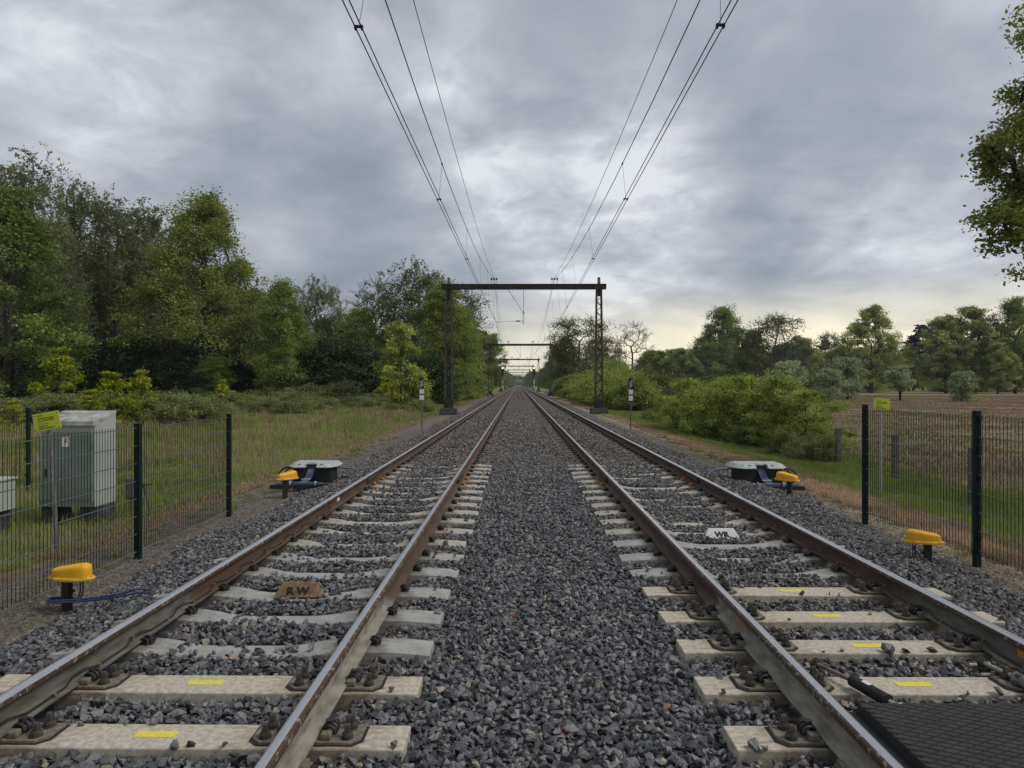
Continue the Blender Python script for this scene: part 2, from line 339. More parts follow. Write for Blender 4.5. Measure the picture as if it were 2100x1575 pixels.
# stones
def stone_mat():
    m = bpy.data.materials.new('crushed stone'); m.use_nodes = True; t = m.node_tree; b = t.nodes['Principled BSDF']
    a = t.nodes.new('ShaderNodeAttribute'); a.attribute_name = 'tint'; a2 = t.nodes.new('ShaderNodeAttribute'); a2.attribute_name = 'brown'
    def ramp(stops):
        r = t.nodes.new('ShaderNodeValToRGB'); el = r.color_ramp.elements
        el[0].position = stops[0][0]; el[0].color = (*stops[0][1], 1); el[1].position = stops[-1][0]; el[1].color = (*stops[-1][1], 1)
        for p, c in stops[1:-1]: k = el.new(p); k.color = (*c, 1)
        t.links.new(a.outputs['Fac'], r.inputs[0]); return r.outputs[0]
    g1 = ramp([(0, (.034, .035, .039)), (.45, (.080, .082, .088)), (.90, (.185, .187, .192)), (.955, (.17, .15, .125)), (.975, (.26, .21, .155)), (.9965, (.28, .24, .20)), (.998, (.20, .065, .04)), (1, (.26, .075, .04))])
    g2 = ramp([(0, (.062, .050, .042)), (.5, (.12, .098, .080)), (.9, (.20, .17, .145)), (1, (.30, .25, .21))])
    mx = t.nodes.new('ShaderNodeMix'); mx.data_type = 'RGBA'; t.links.new(a2.outputs['Fac'], mx.inputs[0]); t.links.new(g1, mx.inputs[6]); t.links.new(g2, mx.inputs[7])
    g = t.nodes.new('ShaderNodeNewGeometry'); n = t.nodes.new('ShaderNodeTexNoise'); n.inputs['Scale'].default_value = 75; n.inputs['Detail'].default_value = 4
    t.links.new(g.outputs['Position'], n.inputs['Vector'])
    mr = t.nodes.new('ShaderNodeMapRange'); t.links.new(n.outputs[0], mr.inputs[0]); mr.inputs[1].default_value = .3; mr.inputs[2].default_value = .7; mr.inputs[3].default_value = .66; mr.inputs[4].default_value = 1.4
    hs = t.nodes.new('ShaderNodeHueSaturation'); t.links.new(mr.outputs[0], hs.inputs['Value']); t.links.new(mx.outputs[2], hs.inputs['Color'])
    t.links.new(hs.outputs[0], b.inputs['Base Color']); b.inputs['Roughness'].default_value = .50; b.inputs['Specular IOR Level'].default_value = .5
    n2 = t.nodes.new('ShaderNodeTexNoise'); n2.inputs['Scale'].default_value = 110; n2.inputs['Detail'].default_value = 3; t.links.new(g.outputs['Position'], n2.inputs['Vector'])
    bp = t.nodes.new('ShaderNodeBump'); bp.inputs['Strength'].default_value = .6; bp.inputs['Distance'].default_value = .004; t.links.new(n2.outputs[0], bp.inputs['Height']); t.links.new(bp.outputs[0], b.inputs['Normal'])
    return m
M_stone = stone_mat()

# ---------------------------------------------------------------- ground heights
rng = np.random.default_rng(7)
def vnoise(x, y, s, seed=0):
    x = np.asarray(x) / s + seed * 17.3; y = np.asarray(y) / s + seed * 5.1
    xi = np.floor(x).astype(np.int64); yi = np.floor(y).astype(np.int64); fx = x - xi; fy = y - yi
    fx = fx * fx * (3 - 2 * fx); fy = fy * fy * (3 - 2 * fy)
    def h(a, b):
        q = (a * 374761393 + b * 668265263 + seed * 1442695) & 0x7fffffff
        q = ((q ^ (q >> 13)) * 1274126177) & 0x7fffffff
        return (q ^ (q >> 16)) % 10007 / 10007.0
    return (h(xi, yi) * (1 - fx) + h(xi + 1, yi) * fx) * (1 - fy) + (h(xi, yi + 1) * (1 - fx) + h(xi + 1, yi + 1) * fx) * fy
def ground_z(x, y):
    x = np.asarray(x, float); y = np.asarray(y, float)
    z = np.interp(x, [-3000, -60, -9, -5.6, -4.2, 4.6, 5.6, 7.2, 9.5, 14, 3000], [-.6, -.6, -.56, -.50, -.46, -.40, -.42, -.62, -.66, -.60, -.6])
    amp = np.interp(np.abs(x), [4, 5.5, 9, 40], [.0, .03, .10, .15])
    return z + amp * (vnoise(x, y, 2.3, 3) - .5) + amp * .5 * (vnoise(x, y, .7, 4) - .5)
def ballast_edge(y, side):
    w = (vnoise(y, y * 0 + side, 1.7, 9) - .5) * .35
    return (-4.10 + w) if side < 0 else (4.72 + w + .45 * np.exp(-((y - 12.2) / 2.0) ** 2))
def ballast_z(x, y):
    x = np.asarray(x, float); y = np.asarray(y, float)
    z = np.full(x.shape, -.222)
    xl = ballast_edge(y, -1); xr = ballast_edge(y, 1)
    zl = np.interp((x - xl), [-.3, 0, .25, .95], [-.62, -.46, -.40, -.222]); zr = np.interp((xr - x), [-.3, 0, .3, 1.15], [-.62, -.42, -.37, -.222])
    z = np.minimum(z, np.minimum(zl, zr))
    z = z + .018 * np.exp(-((x - .24) / .9) ** 2) + (vnoise(x, y, .45, 5) - .5) * .035 + (vnoise(x, y, .16, 6) - .5) * .02
    return z

def gridmesh(name, xs, ys, zf, m, parent=None):
    X, Y = np.meshgrid(xs, ys); Z = zf(X, Y); V = np.stack([X, Y, Z], -1).reshape(-1, 3)
    nx, ny = len(xs), len(ys); i = np.arange(nx - 1)[None, :] + nx * np.arange(ny - 1)[:, None]
    Fc = np.stack([i, i + 1, i + nx + 1, i + nx], -1).reshape(-1, 4)
    return link_mesh(name, arr_mesh(name, V, Fc, m, smooth=True), parent)

def ground_mat():
    m = bpy.data.materials.new('field ground'); m.use_nodes = True; t = m.node_tree; b = t.nodes['Principled BSDF']; b.inputs['Roughness'].default_value = .95
    b.inputs['Specular IOR Level'].default_value = .15
    g = t.nodes.new('ShaderNodeNewGeometry'); s = t.nodes.new('ShaderNodeSeparateXYZ'); t.links.new(g.outputs['Position'], s.inputs[0])
    def nz(sc, dt=5, off=0):
        mp = t.nodes.new('ShaderNodeMapping'); mp.inputs['Location'].default_value = (off, off * 2, 0); t.links.new(g.outputs['Position'], mp.inputs[0])
        n = t.nodes.new('ShaderNodeTexNoise'); n.inputs['Scale'].default_value = sc; n.inputs['Detail'].default_value = dt; n.inputs['Roughness'].default_value = .65; t.links.new(mp.outputs[0], n.inputs['Vector']); return n.outputs[0]
    def mth(op, a, bb=0.0):
        q = t.nodes.new('ShaderNodeMath'); q.operation = op
        for i, v in enumerate((a, bb)):
            if isinstance(v, (int, float)): q.inputs[i].default_value = v
            else: t.links.new(v, q.inputs[i])
        return q.outputs[0]
    def rmp(v, stops):
        r = t.nodes.new('ShaderNodeValToRGB'); el = r.color_ramp.elements
        el[0].position = stops[0][0]; el[0].color = (*stops[0][1], 1); el[1].position = stops[-1][0]; el[1].color = (*stops[-1][1], 1)
        for p, c in stops[1:-1]: k = el.new(p); k.color = (*c, 1)
        t.links.new(v, r.inputs[0]); return r.outputs[0]
    def mix(f, a, bb):
        q = t.nodes.new('ShaderNodeMix'); q.data_type = 'RGBA'; t.links.new(f, q.inputs[0]); t.links.new(a, q.inputs[6]); t.links.new(bb, q.inputs[7]); return q.outputs[2]
    def step(v, a, bb):
        r = t.nodes.new('ShaderNodeMapRange'); r.interpolation_type = 'SMOOTHSTEP'; t.links.new(v, r.inputs[0]); r.inputs[1].default_value = a; r.inputs[2].default_value = bb; return r.outputs[0]
    x = mth('ADD', s.outputs[0], mth('MULTIPLY', mth('SUBTRACT', nz(.9, 4), .5), 1.6)); y = s.outputs[1]
    fine = nz(5, 8); mid = nz(.35, 6, 3)
    grassL = rmp(mth('ADD', mth('MULTIPLY', fine, .5), mth('MULTIPLY', mid, .5)), [(.35, (.07, .09, .026)), (.5, (.15, .175, .06)), (.64, (.23, .22, .10))])
    red = rmp(mth('ADD', mth('MULTIPLY', fine, .35), mth('MULTIPLY', mid, .65)), [(.38, (.15, .165, .07)), (.50, (.23, .175, .11)), (.64, (.31, .21, .15))])
    grassR = rmp(fine, [(.35, (.06, .08, .028)), (.65, (.14, .165, .065))])
    straw = rmp(fine, [(.33, (.15, .11, .07)), (.65, (.42, .32, .21))])
    soil = rmp(nz(22, 8), [(.35, (.07, .060, .048)), (.5, (.16, .135, .105)), (.7, (.32, .275, .22))])
    farg = rmp(nz(.02, 3), [(.4, (.16, .22, .07)), (.6, (.22, .27, .09))])
    c = mix(step(x, 8.2, 10.2), grassR, red)
    c = mix(step(x, 5.2, 6.4), straw, c)
    c = mix(step(x, 4.6, 5.2), soil, c)
    strawL = rmp(fine, [(.33, (.09, .075, .04)), (.65, (.26, .20, .11))])
    cl = mix(step(x, -6.1, -5.3), grassL, strawL); cl = mix(step(x, -5.35, -4.9), cl, soil)
    c = mix(step(s.outputs[0], -1, 0), cl, c)
    c = mix(step(mth('ABSOLUTE', s.outputs[0]), 0.0, 0.001), c, c)
    far = step(y, 215, 235); c = mix(far, c, farg)
    t.links.new(c, b.inputs['Base Color'])
    bp = t.nodes.new('ShaderNodeBump'); bp.inputs['Strength'].default_value = 1; bp.inputs['Distance'].default_value = .03; t.links.new(nz(30, 8), bp.inputs['Height']); t.links.new(bp.outputs[0], b.inputs['Normal'])
    return m
xs = np.concatenate([[-3000, -1500, -700, -300, -150, -100, -70], np.arange(-50, -12, 2.0), np.arange(-12, 14, .35), np.arange(14, 50, 2.0), [60, 80, 110, 160, 300, 700, 1500, 3000]])
ys = np.concatenate([[-200, -60, -20, -8], np.arange(-4, 30, .4), np.arange(30, 80, 1.5), np.arange(80, 200, 8), [220, 260, 320, 420, 600, 900, 1400, 2200, 3500]])
tag(gridmesh('ground', xs, ys, ground_z, ground_mat()), kind='structure')

# ballast bed sheet
def bed_mat():
    m = bpy.data.materials.new('trackbed grit'); m.use_nodes = True; t = m.node_tree; b = t.nodes['Principled BSDF']; b.inputs['Roughness'].default_value = .9
    b.inputs['Specular IOR Level'].default_value = .2
    g = t.nodes.new('ShaderNodeNewGeometry'); s = t.nodes.new('ShaderNodeSeparateXYZ'); t.links.new(g.outputs['Position'], s.inputs[0])
    v = t.nodes.new('ShaderNodeTexVoronoi'); v.inputs['Scale'].default_value = 17; t.links.new(g.outputs['Position'], v.inputs['Vector'])
    n = t.nodes.new('ShaderNodeTexNoise'); n.inputs['Scale'].default_value = 1.2; n.inputs['Detail'].default_value = 7; t.links.new(g.outputs['Position'], n.inputs['Vector'])
    def rmp(stops, src):
        r = t.nodes.new('ShaderNodeValToRGB'); el = r.color_ramp.elements
        el[0].position = stops[0][0]; el[0].color = (*stops[0][1], 1); el[1].position = stops[-1][0]; el[1].color = (*stops[-1][1], 1)
        for p, c in stops[1:-1]: k = el.new(p); k.color = (*c, 1)
        t.links.new(src, r.inputs[0]); return r.outputs[0]
    sp = t.nodes.new('ShaderNodeSeparateColor'); t.links.new(v.outputs['Color'], sp.inputs[0])
    dark = rmp([(0, (.035, .036, .041)), (.6, (.075, .077, .085)), (1, (.14, .14, .145))], sp.outputs[0])
    brn = rmp([(0, (.055, .043, .034)), (.6, (.105, .085, .068)), (1, (.19, .16, .135))], sp.outputs[0])
    def step(v_, a, bb):
        r = t.nodes.new('ShaderNodeMapRange'); r.interpolation_type = 'SMOOTHSTEP'; t.links.new(v_, r.inputs[0]); r.inputs[1].default_value = a; r.inputs[2].default_value = bb; return r.outputs[0]
    f = step(s.outputs[1], 14, 19)
    mx = t.nodes.new('ShaderNodeMix'); mx.data_type = 'RGBA'; t.links.new(f, mx.inputs[0]); t.links.new(dark, mx.inputs[6]); t.links.new(brn, mx.inputs[7])
    t.links.new(mx.outputs[2], b.inputs['Base Color'])
    bp = t.nodes.new('ShaderNodeBump'); bp.inputs['Strength'].default_value = 1; bp.inputs['Distance'].default_value = .03; t.links.new(v.outputs['Distance'], bp.inputs['Height']); t.links.new(bp.outputs[0], b.inputs['Normal'])
    return m
def bed_z(x, y):
    z = ballast_z(x, y) - .035
    near = np.interp(y, [30, 50], [0, .03]); return z + near
bxs = np.arange(-4.6, 5.6, .12); bys = np.concatenate([np.arange(-3, 25, .15), np.arange(25, 90, .5), np.arange(90, 1200, 20)])
tag(gridmesh('trackbed', bxs, bys, bed_z, bed_mat()), kind='structure')

# ---------------------------------------------------------------- track layout
LC, RC = -1.782, 2.270
RAILX = {'L1': -2.535, 'L2': -1.0295, 'R1': 1.517, 'R2': 3.022}
SY0, SP, SW = 3.49, 0.600, 0.235   # back edge of first sleeper, spacing, width
def sl_front(k): return SY0 + SP * k - SW
FLAT = {'L': (-3, 1), 'R': (-3, 4)}      # k ranges that are flat sleepers
ST = -.178
def wave_top(xr):
    a = np.abs(xr); return np.interp(a, [0, .28, .40, .52, .62, .92, 1.05, 1.23], [-.228, -.226, -.212, -.191, ST, ST, ST - .005, ST - .022])

# stones
def make_protos(n=48):
    import bmesh
    P = []
    r = random.Random(3)
    for i in range(n):
        bm = bmesh.new(); sx, sy, sz = r.uniform(.75, 1.35), r.uniform(.7, 1.05), r.uniform(.5, .85)
        for k in range(r.randint(9, 13)):
            v = Vector((r.gauss(0, 1), r.gauss(0, 1), r.gauss(0, 1))).normalized() * r.uniform(.82, 1.08)
            bm.verts.new((v.x * sx, v.y * sy, v.z * sz))
        bmesh.ops.convex_hull(bm, input=bm.verts)
        bmesh.ops.triangulate(bm, faces=bm.faces)
        loose = [v for v in bm.verts if not v.link_faces]
        for v in loose: bm.verts.remove(v)
        bm.verts.index_update()
        P.append((np.array([v.co[:] for v in bm.verts]), np.array([[v.index for v in f.verts] for f in bm.faces]))); bm.free()
    return P
PROTO = make_protos()
def build_stones(name, P, S, tint, brown, m):
    """P centres, S radii"""
    N_ = len(P); g = np.random.default_rng(5)
    ang = g.uniform(0, 2 * np.pi, (N_, 3)); ang[:, 0] = g.normal(0, .5, N_); ang[:, 1] = g.normal(0, .5, N_)
    pid = g.integers(0, len(PROTO), N_); Vs = []; Fs = []; T = []; B = []; off = 0
    for k, (pv, pf) in enumerate(PROTO):
        ix = np.where(pid == k)[0]
        if not len(ix): continue
        cx, sx = np.cos(ang[ix, 0]), np.sin(ang[ix, 0]); cy, sy = np.cos(ang[ix, 1]), np.sin(ang[ix, 1]); cz, sz = np.cos(ang[ix, 2]), np.sin(ang[ix, 2])
        v = np.repeat(pv[None], len(ix), 0) * S[ix, None, None]
        x, y, z = v[..., 0], v[..., 1], v[..., 2]
        y, z = y * cx[:, None] - z * sx[:, None], y * sx[:, None] + z * cx[:, None]
        x, z = x * cy[:, None] + z * sy[:, None], -x * sy[:, None] + z * cy[:, None]
        x, y = x * cz[:, None] - y * sz[:, None], x * sz[:, None] + y * cz[:, None]
        v = np.stack([x, y, z], -1) + P[ix, None, :]
        Vs.append(v.reshape(-1, 3)); nv = len(pv)
        f = pf[None] + (off + np.arange(len(ix)) * nv)[:, None, None]; Fs.append(f.reshape(-1, 3)); off += nv * len(ix)
        T.append(np.repeat(tint[ix], len(pf))); B.append(np.repeat(brown[ix], len(pf)))
    me = arr_mesh(name, np.concatenate(Vs), np.concatenate(Fs), m, {'tint': np.concatenate(T), 'brown': np.concatenate(B)})
    return link_mesh(name, me)
def scatter_ballast():
    g = np.random.default_rng(11); PP = []; SS = []
    bands = [(2.3, 6, .041, .0270), (6, 10, .041, .0255), (10, 17, .050, .0285), (17, 30, .078, .037), (30, 48, .12, .05)]
    for (y0, y1, sp, rad) in bands:
        for layer in range(2 if y1 <= 17 else 1):
            X, Y = np.meshgrid(np.arange(-4.5, 5.6, sp), np.arange(y0, y1, sp))
            X = X.ravel() + g.uniform(-.5, .5, X.size) * sp + layer * sp / 2; Y = Y.ravel() + g.uniform(-.5, .5, X.size) * sp + layer * sp / 2
            xl = ballast_edge(Y, -1); xr = ballast_edge(Y, 1)
            sc = g.uniform(0, 1, X.size)
            keep = (X > xl - .08 - sc ** 4 * .25) & (X < xr + .08 + sc ** 4 * .3)
            keep &= (np.abs(X) < Y * .74 + 1.4)
            X, Y = X[keep], Y[keep]
            S = rad * g.uniform(.62, 1.38, X.size) * np.where(g.uniform(0, 1, X.size) < .12, 1.3, 1)
            Z = ballast_z(X, Y) - S * .55 + g.uniform(-.012, .014, X.size) - (.022 if layer == 0 and y1 <= 17 else 0)
            ok = np.ones(X.size, bool)
            for tk, xc in (('L', LC), ('R', RC)):
                k = np.floor((Y - (SY0 - SW)) / SP); fy = Y - (SY0 - SW) - k * SP
                ins = (np.abs(X - xc) < 1.24) & (fy > -.012) & (fy < SW + .012) & (Y < 40)
                flat = (k >= FLAT[tk][0]) & (k <= FLAT[tk][1])
                xr_ = X - xc
                # stones lying on the sleepers' low middles
                cover = np.where(np.abs(xr_) < .50, np.where(Y > 8, .13, .08) if tk == 'L' else np.where(Y > 8.6, .55, .42), .012)
                if tk == 'R': cover = np.where((np.abs(xr_) < .5) & (Y > 7.4) & (Y < 8.6), .2, cover)
                clump = vnoise(X, Y, .35, 12 if tk == 'L' else 13)
                cover = cover * (clump > .45) * 1.6
                cover = np.where((Y > 14.5), cover + .10 + .12 * (clump > .5), cover)
                cover = np.where(xr_ * (1 if tk == 'R' else -1) > .92, .55, cover)
                cover = np.where(flat, .0005, cover)
                cover = np.where(flat & (np.abs(fy - SW / 2) > SW / 2 - .022), .10, cover)
                onit = ins & (g.uniform(0, 1, X.size) < cover)
                topz = np.where(flat, ST, wave_top(xr_))
                ok &= (~ins) | onit
                Z = np.where(onit, topz + S * .35, Z)
                # lift a little around the waist-height between sleepers near the first metres
                btw = (~ins) & (np.abs(xr_) < 1.24); Z = np.where(btw, Z + .012 + .014 * (vnoise(X, Y, .3, 8)), Z)
            for xr2 in RAILX.values():
                d = np.abs(X - xr2); ok &= ~(d < .082 + S * .3)
                kk = np.floor((Y - (SY0 - SW)) / SP); fy = Y - (SY0 - SW) - kk * SP
                ok &= ~((d < .30) & (fy > -.03) & (fy < SW + .02) & (Y < 40) & ((kk <= 4) | (d < .17)))
                Z = np.where(d < .15, np.minimum(Z, -.215 - S * .4), Z)
            ok &= ~((X > 1.62) & (X < 2.92) & (Y < 3.50))
            PP.append(np.stack([X, Y, Z], -1)[ok]); SS.append(S[ok])
    P = np.concatenate(PP); S = np.concatenate(SS); tint = g.uniform(0, 1, len(P)); 
    tint = np.where(tint > .9, .9 + (tint - .9) * .999, tint)
    inner = (np.abs(P[:, 0] - LC) < 1.5) | (np.abs(P[:, 0] - RC) < 1.5)
    nb = vnoise(P[:, 0], P[:, 1], 1.5, 15)
    br = np.interp(P[:, 1] + (nb - .5) * 4, [13.5, 17.5], [0, 1]) * np.where(inner, .95, np.where((P[:, 0] < 2.5) & (P[:, 0] > -1.5), .65, .45))
    br = np.maximum(br, np.interp(P[:, 1], [3, 12], [.05, .15])) ; br = np.where((P[:, 0] < -3.2) & (P[:, 1] > 12.5), np.maximum(br, .8), br)
    br = np.where(P[:, 0] > 3.6, np.maximum(br, .35), br); br = np.where((np.abs(P[:, 0] - RC) < .75), np.maximum(br, .32), br)
    for q in RAILX.values(): br = np.where((np.abs(P[:, 0] - q) < .24), np.maximum(br, .42), br)
    o = build_stones('ballast', P, S, tint, br, M_stone)
    tag(o, kind='stuff'); o['label'] = 'dark grey crushed stone ballast around the rails and sleepers'
scatter_ballast()
# grit on the soil paths beside the ballast
def scatter_grit():
    g = np.random.default_rng(21); n = 26000
    side = g.uniform(0, 1, n) < .5; y = 4 + 26 * g.uniform(0, 1, n) ** 1.6
    xl = -4.05 - np.abs(g.normal(0, .45, n)) ; xr = 4.7 + np.abs(g.normal(0, .40, n)); x = np.where(side, xl, xr)
    s = g.uniform(.004, .013, n) * np.where(g.uniform(0, 1, n) < .1, 1.7, 1); z = ground_z(x, y) + s * .3
    o = build_stones('grit', np.stack([x, y, z], -1), s, g.uniform(.3, .99, n), g.uniform(.5, 1, n), M_stone); tag(o, 'pale small stones scattered on the soil path by the ballast', kind='stuff')
scatter_grit()

# ---------------------------------------------------------------- rails
def rail_profile():
    h = [(0, 0), (.018, -.0008), (.028, -.004), (.033, -.010), (.035, -.020), (.0355, -.036), (.030, -.041), (.013, -.049), (.009, -.056), (.0082, -.085), (.0085, -.115), (.013, -.132),
         (.030, -.140), (.066, -.148), (.070, -.151), (.070, -.159)]
    return h + [(-x, z) for x, z in reversed(h[1:])]
def make_rail(name, xc, label):
    pr = rail_profile(); n = len(pr); ysr = [1.2, 6, 12, 20, 40, 80, 160, 320, 640, 1200]
    mb = MB()
    b = 0
    for y in ysr: mb.v += [(x, y, z) for x, z in pr]
    for k in range(len(ysr) - 1):
        for i in range(n):
            j = (i + 1) % n; mb.f.append([k * n + i, k * n + j, (k + 1) * n + j, (k + 1) * n + i])
            zc_ = (pr[i][1] + pr[j][1]) / 2; xm = abs((pr[i][0] + pr[j][0]) / 2)
            inner = (1 if (abs(xc + 2.5) < .2 or abs(xc - 1.5) < .2) else -1); xq = (pr[i][0] + pr[j][0]) / 2 * inner
            mb.m.append(0 if (zc_ > -.0030 and xq > -.020) or (zc_ > -.012 and xq > 0) else (1 if zc_ > -.043 else 2))
    mb.f.append(list(range(n))); mb.m.append(2)
    o = mb.build(name, [M_rail_top, M_rail_edge, M_webd if abs(xc - .24) > 2 else M_web], None, (xc, 0, 0), smooth=True)
    tag(o, label, 'rail', 'steel running rails of the two tracks'); return o
rails = {}
for k, lb in (('L1', 'outer left steel rail of the left track, worn shiny on top'), ('L2', 'right hand rail of the left track beside the centre ballast'),
              ('R1', 'left hand rail of the right track beside the centre ballast'), ('R2', 'outer right steel rail of the right track by the rubber panel')):
    rails[k] = make_rail('rail', RAILX[k], lb)
# insulated joints: fishplates on each rail, parts of the rail
for k, yj in (('L1', 12.0), ('L2', 12.0), ('R1', 12.1), ('R2', 12.0)):
    mb = MB()
    for s in (-1, 1):
        mb.box((s * .028, yj, -.088), (.030, .80, .075))
        for q in range(4): mb.cyl((s * .043, yj - .3 + q * .2, -.088), (s * .062, yj - .3 + q * .2, -.088), .016, n=6)
    mb.build('fishplate', M_rust, rails[k], bevel=.003)
# painted marks on rail webs
def frame_mark(k, y, side, name='painted_mark', solid=False):
    mb = MB(); xw = side * .0105; w, h = .085, .040
    if solid: mb.box((xw, y, -.085), (.002, w, h))
    else:
        for dz in (-h / 2, h / 2): mb.box((xw, y, -.085 + dz), (.002, w, .006))
        for dy in (-w / 2, w / 2): mb.box((xw, y + dy, -.085), (.002, .006, h + .006))
    mb.build(name, M_orange, rails[k])
frame_mark('R1', px(1517, 4.55) * 0 + 4.72, -1); frame_mark('R2', 4.18, -1, solid=True)
mb = MB(); mb.box((.0105, 9.75, -.085), (.002, .13, .05)); mb.build('painted_mark', M_white, rails['L1'])
# signal cable clipped along the foot of the outer rails
for k, xs_, yr, lb in (('L1', .050, (2.2, 9.3), 'thin black cable clipped along the foot of the outer left rail'), ('R2', -.050, (2.6, 11.5), 'thin dark cable clipped along the foot of the outer right rail')):
    o = empty('rail_cable', (RAILX[k], 0, 0), label=lb, cat='cable'); pts = []; g = random.Random(4); y = yr[0]; brass = []
    kk = 0
    while y < yr[1]:
        fy = (y - (SY0 - SW)) % SP
        up = .018 if fy < SW else 0
        pts.append((xs_ - math.copysign(.022, xs_) * (fy < SW), y, -.1405 + .008 + up)); y += .1
        kk += 1
        if kk % 4 == 0: brass.append(pts[-1])
    MB().tube(pts, .0055, 6).build('cable', M_blackcab, o, smooth=True)
    for p in brass[:18]: MB().box((p[0] + math.copysign(.003, xs_), p[1], p[2]), (.022, .012, .020)).build('clip', M_brass, o)

# ---------------------------------------------------------------- fastenings and sleepers
def eclip_pts(side):
    """coil spring over the rail foot; local x away from the rail"""
    pts = []
    for i in range(0, 41):
        t = i / 40; a = t * 2.5 * 2 * math.pi
        pts.append((side * (.105 + .032 * math.cos(a)), -.038 + .076 * t, .030 + .026 * math.sin(a)))
    return pts
def flat_sleeper_proto():
    root = empty('sleeper')
    mb = MB(); n = 25; rings = []
    mb.box((0, 0, -.11), (2.46, SW, .22)); body = mb.build('concrete_beam', M_conc_flat, root, (0, 0, ST), bevel=.008)
    for s in (-1, 1):
        xr = s * .7525
        ch = .045
        def plate(hw, hd, z0, z1):
            pr = [(-hw + ch, -hd), (hw - ch, -hd), (hw, -hd + ch), (hw, hd), (-hw, hd), (-hw, -hd + ch)]
            return [[(x, y, z0) for x, y in pr], [(x, y, z1) for x, y in pr]]
        bp = MB().loft(plate(.262, .088, .0145, .034)).build('baseplate', M_dusty, root, (xr, 0, ST - .016 + .0), bevel=.005)
        m2 = MB(); m2.loft(plate(.275, .096, .0165, .0205))
        m2.build('rubber_pad', M_rubber, bp)
        for q in (-1, 1):
            m3 = MB()
            m3.box((q * .098, -.055, .050), (.050, .045, .032)); m3.build('shoulder', M_dusty, bp, bevel=.006)
            MB().tube(eclip_pts(q), .0085, 8).build('spring_clip', M_black, bp, (0, 0, .026), smooth=True)
            for yy in (-.048, .050):
                m4 = MB(); m4.cyl((0, 0, .030), (0, 0, .042), .030, n=14).cyl((0, 0, .044), (0, 0, .054), .028, n=14).cyl((0, 0, .054), (0, 0, .064), .024, .020, n=14)
                m4.box((0, 0, .082), (.026, .026, .038), taper=.88)
                m4.build('bolt', M_dark_iron, bp, (q * .198, yy, .0), smooth=False)
            m5 = MB(); m5.cyl((0, 0, .05), (0, 0, .078), .020, n=6); m5.cyl((0, 0, .045), (0, 0, .052), .026, n=12); m5.build('bolt', M_black, bp, (q * .100, 0, .022))
    stk = MB().box((0, 0, 0), (.20, .058, .0016)).build('sticker', M_stk, root, (.0, .010, ST + .0015))
    return root
def wave_sleeper_proto(m, clipmat=M_black):
    root = empty('sleeper'); rings = []
    for x in np.linspace(-1.23, 1.23, 42):
        z = float(wave_top(x)); w = SW / 2 - (.012 if abs(x) < .4 else 0)
        rings.append([(x, -w - .018, z - .16), (x, -w - .004, z - .012), (x, -w + .012, z), (x, w - .012, z), (x, w + .004, z - .012), (x, w + .018, z - .16)])
    MB().loft(rings).build('concrete_beam', m, root, smooth=True)
    for s in (-1, 1):
        xr = s * .7525
        for q in (-1, 1):
            mb = MB(); mb.tube([(q * (.100 + .030 * math.cos(a)), -.050 + .1 * i / 24, .020 + .024 * math.sin(a)) for i, a in enumerate(np.linspace(-.5, 2.0 * 2 * math.pi, 25))], .0085, 6)
            mb.box((q * .115, 0, .012), (.05, .06, .04))
            mb.build('spring_clip', clipmat, root, (xr, 0, ST), smooth=True)
    return root
def far_sleeper_mesh():
    mb = MB(); rings = []
    for x in np.linspace(-1.23, 1.23, 20):
        z = float(wave_top(x)) - .004; w = SW / 2
        rings.append([(x, -w, z - .1), (x, -w + .01, z), (x, w - .01, z), (x, w, z - .1)])
    mb.loft(rings)
    for s in (-1, 1):
        for q in (-1, 1): mb.box((s * .7525 + q * .105, 0, ST + .018), (.06, .10, .045), mi=1)
    return mb
ordn = ['first', 'second', 'third', 'fourth', 'fifth', 'sixth', 'seventh', 'eighth', 'ninth', 'tenth', 'eleventh', 'twelfth', 'thirteenth', 'fourteenth', 'fifteenth', 'sixteenth', 'seventeenth', 'eighteenth', 'nineteenth', 'twentieth']
P_flat = flat_sleeper_proto(); P_grey = wave_sleeper_proto(M_conc_wave); P_cream = wave_sleeper_proto(M_conc_cream); P_orcl = wave_sleeper_proto(M_conc_cream, M_orange)
farp = far_sleeper_mesh().build('sleeper', [M_conc_old, M_black], None, smooth=False)
used = set()
